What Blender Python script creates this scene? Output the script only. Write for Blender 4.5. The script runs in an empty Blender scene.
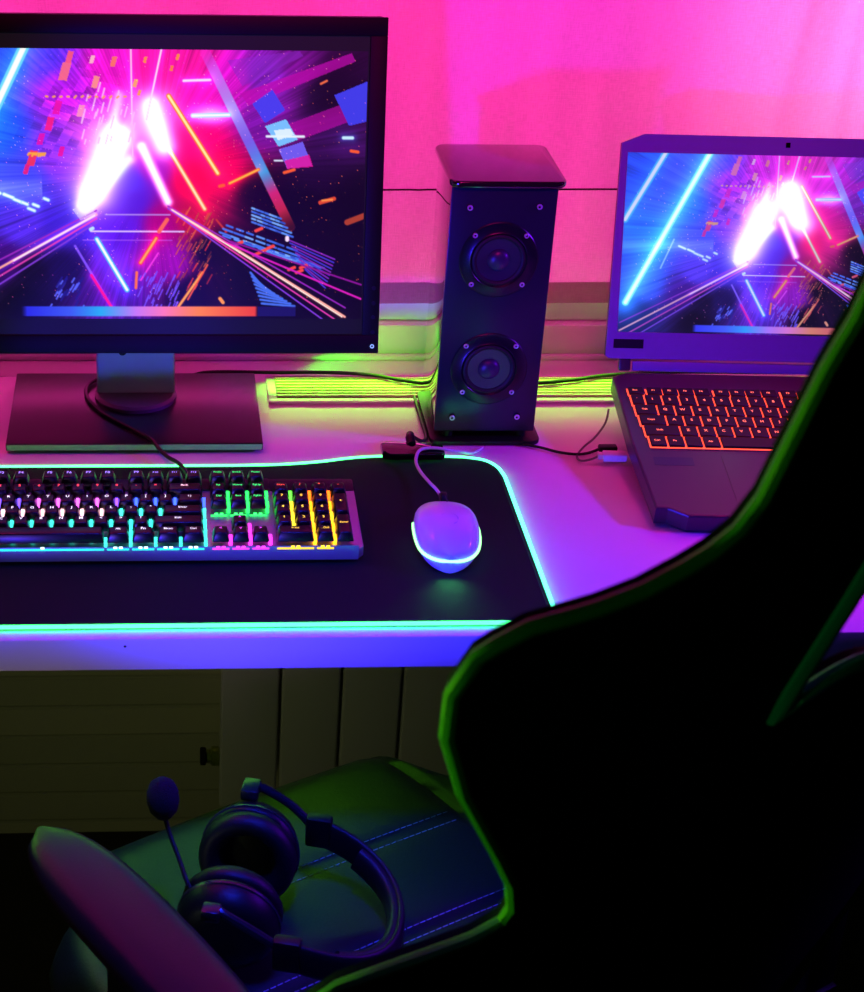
import bpy, bmesh, math, random
import numpy as np
from mathutils import Vector, Matrix
random.seed(7)
SC = bpy.context.scene
COL = SC.collection
R = math.radians
WL = {}                                    # world location of every object built (none of them is rotated: rotations are in the meshes)

# ------------------------------------------------------------------ helpers
def lin(c):
    return tuple(((v / 255) / 12.92 if v / 255 <= .04045 else ((v / 255 + .055) / 1.055) ** 2.4) for v in c)

def mat(name, color, rough=.5, metal=0., spec=.5, noise=0., nscale=60., bump=0., emis=None, estr=0., coat=0., trans=0., alpha=1., ior=1.45):
    m = bpy.data.materials.new(name); m.use_nodes = True
    nt = m.node_tree; b = nt.nodes['Principled BSDF']
    c = lin(color)
    b.inputs['Base Color'].default_value = (*c, 1)
    b.inputs['Roughness'].default_value = rough; b.inputs['Metallic'].default_value = metal
    b.inputs['Specular IOR Level'].default_value = spec
    b.inputs['Coat Weight'].default_value = coat
    b.inputs['Transmission Weight'].default_value = trans
    b.inputs['IOR'].default_value = ior
    b.inputs['Alpha'].default_value = alpha
    if emis:
        b.inputs['Emission Color'].default_value = (*lin(emis), 1); b.inputs['Emission Strength'].default_value = estr
    if noise or bump:
        tc = nt.nodes.new('ShaderNodeTexCoord'); n = nt.nodes.new('ShaderNodeTexNoise')
        n.inputs['Scale'].default_value = nscale; n.inputs['Detail'].default_value = 4
        nt.links.new(tc.outputs['Object'], n.inputs['Vector'])
        if noise:
            r = nt.nodes.new('ShaderNodeValToRGB')
            r.color_ramp.elements[0].position = .3; r.color_ramp.elements[1].position = .7
            r.color_ramp.elements[0].color = (*[v * (1 - noise) for v in c], 1)
            r.color_ramp.elements[1].color = (*[min(1, v * (1 + noise)) for v in c], 1)
            nt.links.new(n.outputs['Fac'], r.inputs['Fac']); nt.links.new(r.outputs['Color'], b.inputs['Base Color'])
        if bump:
            bp = nt.nodes.new('ShaderNodeBump'); bp.inputs['Strength'].default_value = bump; bp.inputs['Distance'].default_value = .001
            nt.links.new(n.outputs['Fac'], bp.inputs['Height']); nt.links.new(bp.outputs['Normal'], b.inputs['Normal'])
    return m

def emit(name, color, strength):
    m = bpy.data.materials.new(name); m.use_nodes = True
    nt = m.node_tree; b = nt.nodes['Principled BSDF']
    b.inputs['Base Color'].default_value = (*[v * .3 for v in lin(color)], 1)
    b.inputs['Emission Color'].default_value = (*lin(color), 1); b.inputs['Emission Strength'].default_value = strength
    return m

def emit_attr(name, strength, rough=.5, spec=.5):
    m = bpy.data.materials.new(name); m.use_nodes = True
    nt = m.node_tree; b = nt.nodes['Principled BSDF']
    a = nt.nodes.new('ShaderNodeAttribute'); a.attribute_name = 'glow'
    b.inputs['Base Color'].default_value = (.005, .005, .006, 1); b.inputs['Roughness'].default_value = rough
    b.inputs['Specular IOR Level'].default_value = spec
    nt.links.new(a.outputs['Color'], b.inputs['Emission Color']); b.inputs['Emission Strength'].default_value = strength
    return m

def thing(name, label, cat, loc, group=None, kind=None):
    o = bpy.data.objects.new(name, None); COL.objects.link(o)
    o.location = loc; o.empty_display_size = .05; WL[o.name] = Vector(loc)
    if kind: o['kind'] = kind
    else:
        o['label'] = label; o['category'] = cat
        if group: o['group'] = group
    return o

def tag(o, label, cat, group=None):
    o['label'] = label; o['category'] = cat
    if group: o['group'] = group
    return o

def finish(name, me, mats, parent, smooth, label=None):
    for m in (mats if isinstance(mats, (list, tuple)) else [mats]): me.materials.append(m)
    n = len(me.vertices)
    co = np.empty(n * 3, 'f'); me.vertices.foreach_get('co', co); co = co.reshape(-1, 3)
    c = (co.min(0) + co.max(0)) / 2
    me.vertices.foreach_set('co', (co - c).ravel()); me.update()
    if smooth:
        me.polygons.foreach_set('use_smooth', [True] * len(me.polygons))
        me.set_sharp_from_angle(angle=R(smooth))
    o = bpy.data.objects.new(name, me); COL.objects.link(o)
    w = Vector([float(v) for v in c]); WL[o.name] = w
    if parent: o.parent = parent; o.location = w - WL[parent.name]
    else: o.location = w
    if label: o['label'] = label
    return o

def obj(name, bm, mats, parent=None, smooth=35, label=None, M=None):
    if M is not None: bm.transform(M)
    bmesh.ops.recalc_face_normals(bm, faces=bm.faces)
    me = bpy.data.meshes.new(name); bm.to_mesh(me); bm.free()
    return finish(name, me, mats, parent, smooth, label)

def struct(name, bm, mats, smooth=0, parent=None):
    o = obj(name, bm, mats, parent, smooth)
    if not parent: o['kind'] = 'structure'
    return o

def NB(): return bmesh.new()

def merge(bm, t, mi=0, M=None):
    if M is not None: t.transform(M)
    for f in t.faces: f.material_index = mi
    me = bpy.data.meshes.new('t'); t.to_mesh(me); t.free(); bm.from_mesh(me); bpy.data.meshes.remove(me)
    return bm

def box(bm, x0, x1, y0, y1, z0, z1, r=0, seg=2, mi=0, M=None):
    t = NB(); bmesh.ops.create_cube(t, size=1)
    for v in t.verts:
        v.co = Vector(((x0 + x1) / 2 + v.co.x * (x1 - x0), (y0 + y1) / 2 + v.co.y * (y1 - y0), (z0 + z1) / 2 + v.co.z * (z1 - z0)))
    if r: bmesh.ops.bevel(t, geom=list(t.edges), offset=r, segments=seg, affect='EDGES', profile=.5, clamp_overlap=True)
    return merge(bm, t, mi, M)

def prism(bm, pts, z0, z1, r=0, seg=2, mi=0, M=None):
    """extruded outline (list of x,y), rounded top and bottom rims"""
    t = NB(); vs = [t.verts.new((x, y, z0)) for x, y in pts]; f = t.faces.new(vs)
    e = bmesh.ops.extrude_face_region(t, geom=[f])
    for v in e['geom']:
        if isinstance(v, bmesh.types.BMVert): v.co.z = z1
    bmesh.ops.recalc_face_normals(t, faces=t.faces)
    if r:
        ed = [x for x in t.edges if abs(x.verts[0].co.z - x.verts[1].co.z) < 1e-7]
        bmesh.ops.bevel(t, geom=ed, offset=r, segments=seg, affect='EDGES', profile=.5, clamp_overlap=True)
    return merge(bm, t, mi, M)

def rrect(x0, x1, y0, y1, r, n=6):
    rs = r if isinstance(r, (list, tuple)) else [r] * 4
    P = []
    for (cx, cy, a0, q) in ((x1, y1, 0, 0), (x0, y1, 90, 1), (x0, y0, 180, 2), (x1, y0, 270, 3)):
        rr = rs[q]; ox = cx - rr if cx == x1 else cx + rr; oy = cy - rr if cy == y1 else cy + rr
        for i in range(n + 1):
            a = R(a0 + 90 * i / n); P.append((ox + rr * math.cos(a), oy + rr * math.sin(a)))
    return P

def smooth_path(pts, n=8, closed=False):
    P = [Vector(p) for p in pts]; out = []; m = len(P)
    for i in range(m if closed else m - 1):
        if closed: a, b, c, d = P[i - 1], P[i], P[(i + 1) % m], P[(i + 2) % m]
        else: a, b, c, d = P[max(i - 1, 0)], P[i], P[i + 1], P[min(i + 2, m - 1)]
        for k in range(n):
            t = k / n
            out.append(.5 * ((2 * b) + (c - a) * t + (2 * a - 5 * b + 4 * c - d) * t * t + (3 * b - a - 3 * c + d) * t ** 3))
    if not closed: out.append(P[-1])
    return out

def tube(bm, pts, r, seg=8, closed=False, mi=0, flat=None):
    """r: a number or one radius per point; flat=(axis, k) squashes the section along an axis"""
    P = [Vector(p) for p in pts]; m = len(P)
    rs = r if isinstance(r, (list, tuple)) else [r] * m
    t = NB(); rings = []; up = None
    for i in range(m):
        a = P[i - 1] if (closed or i) else P[i]; b = P[(i + 1) % m] if (closed or i < m - 1) else P[i]
        d = (b - a).normalized()
        if up is None:
            up = Vector((0, 0, 1)) if abs(d.z) < .9 else Vector((1, 0, 0))
        side = d.cross(up)
        if side.length < 1e-6: side = d.cross(Vector((1, .3, .2)))
        side.normalize(); up = side.cross(d).normalized()
        ring = []
        for k in range(seg):
            w = 2 * math.pi * k / seg
            off = side * math.cos(w) * rs[i] + up * math.sin(w) * rs[i]
            if flat: ax = Vector(flat[0]).normalized(); off -= ax * off.dot(ax) * (1 - flat[1])
            ring.append(t.verts.new(P[i] + off))
        rings.append(ring)
    for i in range(m if closed else m - 1):
        A, B = rings[i], rings[(i + 1) % m]
        for k in range(seg): t.faces.new((A[k], A[(k + 1) % seg], B[(k + 1) % seg], B[k]))
    if not closed: t.faces.new(rings[0]); t.faces.new(rings[-1])
    return merge(bm, t, mi)

def lathe(bm, prof, seg=32, mi=0, M=None):
    """profile of (radius, height) turned about z"""
    t = NB(); rings = []
    for r, z in prof:
        if r < 1e-6: rings.append([t.verts.new((0, 0, z))])
        else: rings.append([t.verts.new((r * math.cos(2 * math.pi * k / seg), r * math.sin(2 * math.pi * k / seg), z)) for k in range(seg)])
    for A, B in zip(rings, rings[1:]):
        for k in range(seg):
            k2 = (k + 1) % seg
            if len(A) == 1 and len(B) == 1: continue
            if len(A) == 1: t.faces.new((A[0], B[k2], B[k]))
            elif len(B) == 1: t.faces.new((A[k], A[k2], B[0]))
            else: t.faces.new((A[k], A[k2], B[k2], B[k]))
    return merge(bm, t, mi, M)

def frame(o, ex, ey, ez):
    M = Matrix.Identity(4)
    for i, e in enumerate((ex, ey, ez)):
        for j in range(3): M[j][i] = e[j]
    for j in range(3): M[j][3] = o[j]
    return M

def along(p, d):
    """matrix that takes z to direction d at point p"""
    return Matrix.Translation(p) @ Vector(d).to_track_quat('Z', 'Y').to_matrix().to_4x4()

def cyl(bm, p, d, r, h, seg=20, mi=0, bev=.15):
    b = min(r, h) * bev
    return lathe(bm, [(0, 0), (r - b, 0), (r, b), (r, h - b), (r - b, h), (0, h)], seg, mi, along(p, d))

# text for key legends: every string becomes a little mesh once
TXT = {}
def prepare_text(strings):
    tmp = []
    for s in sorted(set(strings)):
        c = bpy.data.curves.new('legend', 'FONT'); c.body = s; c.size = 1; c.align_x = 'CENTER'; c.resolution_u = 2; c.offset = .012
        o = bpy.data.objects.new('legend', c); COL.objects.link(o); tmp.append((s, o, c))
    dg = bpy.context.evaluated_depsgraph_get()
    for s, o, c in tmp:
        me = bpy.data.meshes.new_from_object(o.evaluated_get(dg)); b = NB(); b.from_mesh(me); TXT[s] = b
        bpy.data.meshes.remove(me)
    for s, o, c in tmp: bpy.data.objects.remove(o); bpy.data.curves.remove(c)

def legend(bm, s, x, y, z, size, mi, maxw=None):
    t = TXT[s].copy(); t.verts.ensure_lookup_table()
    if not t.verts: t.free(); return
    xs = [v.co.x for v in t.verts]; w = (max(xs) - min(xs)) * size
    k = min(1, maxw / w) if maxw and w > 0 else 1
    for v in t.verts: v.co = Vector((x + v.co.x * size * k, y + v.co.y * size, z))
    merge(bm, t, mi)

# ------------------------------------------------------------------ materials
M_white = mat('white_laminate', (232, 230, 232), .42, noise=.02, nscale=9)
M_sill = mat('white_plastic', (225, 224, 226), .3)
M_blackpl = mat('black_plastic', (13, 12, 15), .45, spec=.4, bump=.15, nscale=900)
M_blackgl = mat('gloss_black', (6, 6, 8), .08, spec=.7, coat=.6)
M_baffle = mat('black_baffle', (30, 38, 48), .28, bump=.1, nscale=700)
M_acryl = mat('smoked_acrylic', (8, 7, 10), .03, spec=1., coat=1.)
M_topgl = mat('gloss_top', (30, 14, 22), .09, spec=.9, coat=.6, bump=.03, nscale=1500)
M_silver = mat('silver_metal', (150, 150, 158), .35, metal=.85)
M_neck = mat('grey_column', (172, 174, 188), .42, metal=.3)
M_basepl = mat('charcoal_base', (29, 24, 28), .32, spec=.6, bump=.05, nscale=800)
M_chrome = mat('chrome', (225, 225, 235), .35, metal=.6)
M_rubber = mat('rubber', (12, 12, 13), .6)
M_cable = mat('black_cable', (9, 9, 11), .45)
M_wcable = mat('white_cable', (225, 220, 228), .4)
M_cloth = mat('pad_cloth', (17, 16, 24), .8, spec=.25, noise=.35, nscale=1800, bump=.5)
M_thread = mat('black_thread', (34, 32, 40), .7)
M_keycase = mat('brushed_case', (172, 168, 178), .34, metal=.75, bump=.05, nscale=400)
M_keytop = mat('black_case', (14, 12, 18), .4)
M_cap = mat('keycap_black', (16, 10, 12), .33, spec=.6, bump=.05, nscale=1200)
M_mouse = mat('white_mouse', (228, 224, 230), .3, coat=.2)
M_cone = mat('speaker_cone', (40, 40, 58), .3, spec=.8)
M_dust = mat('dust_cap', (44, 46, 66), .35, spec=.6)
M_leath = mat('black_leather', (13, 13, 15), .5, bump=.35, nscale=420)
M_leathb = mat('backrest_leather', (10, 10, 12), .7, spec=.12, bump=.3, nscale=420)
M_leathn = mat('seat_leather', (17, 18, 23), .48, bump=.4, nscale=380)
M_pip = mat('green_piping', (74, 150, 8), .6, bump=.2, nscale=600)
M_stitch = mat('pale_stitch', (175, 178, 190), .6)
M_armpad = mat('armrest_pad', (29, 21, 26), .34, bump=.15, nscale=500)
M_foam = mat('foam', (16, 16, 30), .95, bump=1., nscale=900)
M_rad = mat('radiator_enamel', (196, 190, 186), .4)
M_brass = mat('brass_fitting', (180, 190, 90), .3, metal=.8)
M_lap = mat('laptop_shell', (70, 60, 66), .34, metal=.2, spec=.6)
M_bez = mat('laptop_bezel', (122, 124, 166), .38, spec=.6)  # black plastic tinted blue so it reads as lit by the blue lamp
M_sticker = mat('sticker', (44, 32, 64), .3)
M_lapkey = mat('laptop_key', (13, 8, 9), .5)
M_grille = mat('grille_enamel', (228, 228, 170), .4)  # slats yellowed so they read as lit yellow-green
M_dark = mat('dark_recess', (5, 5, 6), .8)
M_floor = mat('dark_floor', (38, 29, 24), .5, noise=.4, nscale=14)
M_screenoff = mat('glossy_webcam', (4, 4, 8), .1, spec=.8)

def brick_material():
    m = bpy.data.materials.new('painted_brick'); m.use_nodes = True; nt = m.node_tree; b = nt.nodes['Principled BSDF']
    tc = nt.nodes.new('ShaderNodeTexCoord'); mp = nt.nodes.new('ShaderNodeMapping')
    mp.inputs['Rotation'].default_value = (R(90), 0, 0)
    br = nt.nodes.new('ShaderNodeTexBrick'); br.inputs['Scale'].default_value = 1
    br.inputs['Brick Width'].default_value = 1.3; br.inputs['Row Height'].default_value = .048; br.inputs['Mortar Size'].default_value = .004
    br.inputs['Mortar Smooth'].default_value = .6
    br.inputs['Color1'].default_value = (*lin((200, 190, 160)), 1); br.inputs['Color2'].default_value = (*lin((185, 178, 150)), 1)
    br.inputs['Mortar'].default_value = (*lin((185, 178, 150)), 1)
    n = nt.nodes.new('ShaderNodeTexNoise'); n.inputs['Scale'].default_value = 30; n.inputs['Detail'].default_value = 6
    mx = nt.nodes.new('ShaderNodeMath'); mx.operation = 'MULTIPLY_ADD'; mx.inputs[1].default_value = -1.2
    bp = nt.nodes.new('ShaderNodeBump'); bp.inputs['Strength'].default_value = .5; bp.inputs['Distance'].default_value = .004
    L = nt.links.new
    L(tc.outputs['Object'], mp.inputs['Vector']); L(mp.outputs['Vector'], br.inputs['Vector']); L(tc.outputs['Object'], n.inputs['Vector'])
    L(br.outputs['Color'], b.inputs['Base Color']); L(br.outputs['Fac'], mx.inputs[0]); L(n.outputs['Fac'], mx.inputs[2])
    L(mx.outputs[0], bp.inputs['Height']); L(bp.outputs['Normal'], b.inputs['Normal'])
    b.inputs['Roughness'].default_value = .7
    return m

def linen_material(name, color, tr=.5):
    m = bpy.data.materials.new(name); m.use_nodes = True; nt = m.node_tree; b = nt.nodes['Principled BSDF']
    L = nt.links.new
    tc = nt.nodes.new('ShaderNodeTexCoord')
    hs = []
    for k, sc in (('X', (90, 1, 900)), ('Z', (900, 1, 90))):
        mp = nt.nodes.new('ShaderNodeMapping'); mp.inputs['Scale'].default_value = sc
        n = nt.nodes.new('ShaderNodeTexNoise'); n.inputs['Scale'].default_value = 1; n.inputs['Detail'].default_value = 2
        L(tc.outputs['Object'], mp.inputs['Vector']); L(mp.outputs['Vector'], n.inputs['Vector']); hs.append(n)
    ad = nt.nodes.new('ShaderNodeMath'); ad.operation = 'ADD'; L(hs[0].outputs['Fac'], ad.inputs[0]); L(hs[1].outputs['Fac'], ad.inputs[1])
    r = nt.nodes.new('ShaderNodeValToRGB'); c = lin(color)
    ml = nt.nodes.new('ShaderNodeMath'); ml.operation = 'MULTIPLY'; ml.inputs[1].default_value = .5; L(ad.outputs[0], ml.inputs[0]); L(ml.outputs[0], r.inputs['Fac'])
    r.color_ramp.elements[0].position = .35; r.color_ramp.elements[1].position = .65
    r.color_ramp.elements[0].color = (*[v * .8 for v in c], 1); r.color_ramp.elements[1].color = (*c, 1)
    mp3 = nt.nodes.new('ShaderNodeMapping'); mp3.inputs['Scale'].default_value = (9, 1, 1.6); n3 = nt.nodes.new('ShaderNodeTexNoise'); n3.inputs['Scale'].default_value = 1; n3.inputs['Detail'].default_value = 3
    L(tc.outputs['Object'], mp3.inputs['Vector']); L(mp3.outputs['Vector'], n3.inputs['Vector'])
    mr = nt.nodes.new('ShaderNodeMapRange'); mr.inputs['From Min'].default_value = .3; mr.inputs['From Max'].default_value = .7; mr.inputs['To Min'].default_value = .72; mr.inputs['To Max'].default_value = 1.0; L(n3.outputs['Fac'], mr.inputs['Value'])
    vm = nt.nodes.new('ShaderNodeVectorMath'); vm.operation = 'SCALE'; L(r.outputs['Color'], vm.inputs[0]); L(mr.outputs['Result'], vm.inputs['Scale'])
    L(vm.outputs['Vector'], b.inputs['Base Color'])
    bp = nt.nodes.new('ShaderNodeBump'); bp.inputs['Strength'].default_value = .35; bp.inputs['Distance'].default_value = .0008
    L(ad.outputs[0], bp.inputs['Height']); L(bp.outputs['Normal'], b.inputs['Normal'])
    b.inputs['Roughness'].default_value = .9; b.inputs['Specular IOR Level'].default_value = .15
    tl_ = nt.nodes.new('ShaderNodeBsdfTranslucent'); L(vm.outputs['Vector'], tl_.inputs['Color']); L(bp.outputs['Normal'], tl_.inputs['Normal'])
    mx = nt.nodes.new('ShaderNodeMixShader'); mx.inputs['Fac'].default_value = tr
    L(b.outputs['BSDF'], mx.inputs[1]); L(tl_.outputs['BSDF'], mx.inputs[2]); L(mx.outputs['Shader'], nt.nodes['Material Output'].inputs['Surface'])
    return m

def pane_material():
    m = bpy.data.materials.new('window_glass'); m.use_nodes = True; nt = m.node_tree; L = nt.links.new
    nt.nodes.remove(nt.nodes['Principled BSDF'])
    a = nt.nodes.new('ShaderNodeBsdfTransparent'); g = nt.nodes.new('ShaderNodeBsdfGlossy'); g.inputs['Roughness'].default_value = .02
    f = nt.nodes.new('ShaderNodeFresnel'); mx = nt.nodes.new('ShaderNodeMixShader')
    L(f.outputs[0], mx.inputs['Fac']); L(a.outputs[0], mx.inputs[1]); L(g.outputs[0], mx.inputs[2]); L(mx.outputs[0], nt.nodes['Material Output'].inputs['Surface'])
    return m

# ------------------------------------------------------------------ setting
b = NB(); box(b, -2., 2.4, -1., 2.06, -.06, 0); struct('floor', b, M_floor)
b = NB(); box(b, -2., 2.4, 2.01, 2.12, 0, .712); struct('wall_back', b, brick_material())
b = NB(); box(b, -2., 2.4, 1.905, 2.12, .713, .738, .003); struct('trim_1', b, M_sill)          # the sill behind the desk
w = thing('window_1', '', '', (.2, 2.0, .738), kind='structure')
b = NB()
box(b, -1.1, 1.6, 1.985, 2.05, .7385, .779, .004); obj('window_frame', b, M_sill, w)
b = NB(); box(b, -1.1, 1.6, 1.997, 2.05, .7795, .815, .004); box(b, -1.1, 1.6, 1.99, 2.0, .8085, .8135, .002)
box(b, -1.1, -1.03, 1.997, 2.05, .816, 1.86, .004); box(b, 1.53, 1.6, 1.997, 2.05, .816, 1.86, .004); box(b, -1.1, 1.6, 1.997, 2.05, 1.861, 1.93, .004)
obj('window_sash', b, M_sill, w)
b = NB(); box(b, -1.03, 1.53, 2.02, 2.026, .8155, 1.8605); obj('window_glass', b, pane_material(), w)
b = NB(); box(b, -1.1, 1.6, 1.972, 1.98, .7382, .7445, .002); obj('window_bead', b, M_sill, w)

# curtain: a flat linen blind with soft vertical folds, a cross seam and a doubled hem
def fold(x, z):
    k = .35 + .65 * min(1, max(0, (x - .1) / .6))
    a = .0035 * math.sin(x * 16 + .6 * math.sin(z * 5)) + .0022 * math.sin(x * 37 + 1.3 + z * 2.2) + .004 * k * math.sin(x * 29 + .5 - z * 3)
    a += -.006 * math.exp(-((x - .77 - .05 * (z - 1.1)) / .014) ** 2) - .005 * math.exp(-((x - .70 - .12 * (z - 1.1)) / .012) ** 2)
    a += -.0025 * math.exp(-((x - .40 - .1 * (z - 1.1)) / .004) ** 2) - .002 * math.exp(-((x - .30) / .006) ** 2) + .002 * math.exp(-((x + .01) / .003) ** 2)
    return a * (.45 + .55 * min(1, max(0, (z - .84) / .25)))
def sheet(x0, x1, z0, z1, nx, nz, yb, th, dy=0):
    t = NB(); G = {}
    if not th:
        for i in range(nx + 1):
            for j in range(nz + 1):
                x = x0 + (x1 - x0) * i / nx; z = z0 + (z1 - z0) * j / nz; G[i, j] = t.verts.new((x, yb + dy + fold(x, z), z))
        for i in range(nx):
            for j in range(nz): t.faces.new((G[i, j], G[i + 1, j], G[i + 1, j + 1], G[i, j + 1]))
        return t
    for s in (0, 1):
        for i in range(nx + 1):
            for j in range(nz + 1):
                x = x0 + (x1 - x0) * i / nx; z = z0 + (z1 - z0) * j / nz
                G[s, i, j] = t.verts.new((x, yb + dy + fold(x, z) + s * th, z))
    for s in (0, 1):
        for i in range(nx):
            for j in range(nz): t.faces.new((G[s, i, j], G[s, i + 1, j], G[s, i + 1, j + 1], G[s, i, j + 1]))
    for i in range(nx):
        for j in (0, nz): t.faces.new((G[0, i, j], G[0, i + 1, j], G[1, i + 1, j], G[1, i, j]))
    for j in range(nz):
        for i in (0, nx): t.faces.new((G[0, i, j], G[0, i, j + 1], G[1, i, j + 1], G[1, i, j]))
    return t
CY = 1.958
cu = thing('curtain', 'flat pale linen curtain covering the window behind the desk, lit pink', 'curtain', (.3, CY, .818))
M_linen = linen_material('linen', (236, 226, 232)); M_hem = linen_material('linen_doubled', (190, 160, 175))
obj('cloth', sheet(-1.05, 1.55, .819, 1.9, 360, 44, CY, 0), M_linen, cu, 60)
obj('hem', sheet(-1.05, 1.55, .8185, .8448, 360, 3, CY, 0, -.0012), M_hem, cu, 60, label='darker doubled hem')
b = NB(); tube(b, [(-1.05 + 2.6 * i / 260, CY - .0008 + fold(-1.05 + 2.6 * i / 260, .957), .957 + .0012 * math.sin(i * .05)) for i in range(261)], .0011, 6)
obj('seam', b, mat('seam_thread', (60, 30, 45), .8), cu, label='dark cross seam')

# desk
dk = thing('desk', 'long white laminate desk under the window carrying monitor, speaker and laptop', 'desk', (.2, 1.62, 0))
b = NB(); box(b, -1.15, 1.55, 1.34, 1.903, .717, .75, .0018, 2); obj('desktop', b, M_white, dk)
for x in (-1.1, 1.47):
    b = NB(); box(b, x, x + .03, 1.40, 1.86, 0, .7165, .002); obj('leg', b, M_white, dk)
b = NB(); cyl(b, (-.0285, 1.3402, .7425), (0, -1, 0), .0012, .0004, 12); obj('screw_hole', b, M_dark, dk, label='tiny dark hole in the front edge')

# grille let into the desk
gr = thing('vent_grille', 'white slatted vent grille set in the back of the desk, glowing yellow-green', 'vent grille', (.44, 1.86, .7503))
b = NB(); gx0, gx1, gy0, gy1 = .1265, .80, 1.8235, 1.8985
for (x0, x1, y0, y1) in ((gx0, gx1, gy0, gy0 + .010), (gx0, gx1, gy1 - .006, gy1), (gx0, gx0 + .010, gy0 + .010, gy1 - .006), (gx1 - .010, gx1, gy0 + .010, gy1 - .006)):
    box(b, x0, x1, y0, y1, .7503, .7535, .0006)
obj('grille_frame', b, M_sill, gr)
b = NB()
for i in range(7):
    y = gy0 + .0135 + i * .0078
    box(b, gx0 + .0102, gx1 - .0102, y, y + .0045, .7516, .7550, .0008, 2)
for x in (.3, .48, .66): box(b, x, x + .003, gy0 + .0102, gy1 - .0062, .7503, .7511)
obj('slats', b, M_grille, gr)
b = NB(); box(b, gx0 + .0101, gx1 - .0101, gy0 + .0101, gy1 - .0061, .75025, .7506); obj('gap_shade', b, M_dark, gr, label='dark panel standing for the shade below the slats')  # black sheet on the white desk, painted shade for the gaps between slats

# radiator under the desk
rd = thing('radiator', 'pale sectional radiator on the wall under the desk behind the gaming chair', 'radiator', (.45, 1.94, .12))
for i in range(10):
    x = .0805 + i * .0783; b = NB(); box(b, x, x + .0748, 1.9, 1.915, .125, .66, .004, 3); box(b, x + .028, x + .047, 1.915, 1.985, .16, .63, .004); obj('section', b, M_rad, rd)
b = NB(); tube(b, [(.082, 1.955, .19), (.84, 1.955, .19)], .016, 14); tube(b, [(.082, 1.955, .6), (.84, 1.955, .6)], .016, 14); obj('manifold', b, M_rad, rd)
b = NB(); cyl(b, (.0815, 1.93, .187), (-1, 0, 0), .013, .012, 20); cyl(b, (.0695, 1.93, .187), (-1, 0, 0), .009, .006, 6); obj('end_plug', b, M_brass, rd, label='brass end plug')
b = NB(); cyl(b, (.0635, 1.93, .187), (-1, 0, 0), .012, .008, 6); obj('air_valve', b, M_blackpl, rd, label='black air valve')
for x in (.2, .7):
    b = NB(); box(b, x, x + .02, 1.985, 2.0095, .55, .57); obj('bracket', b, M_rad, rd)

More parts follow.
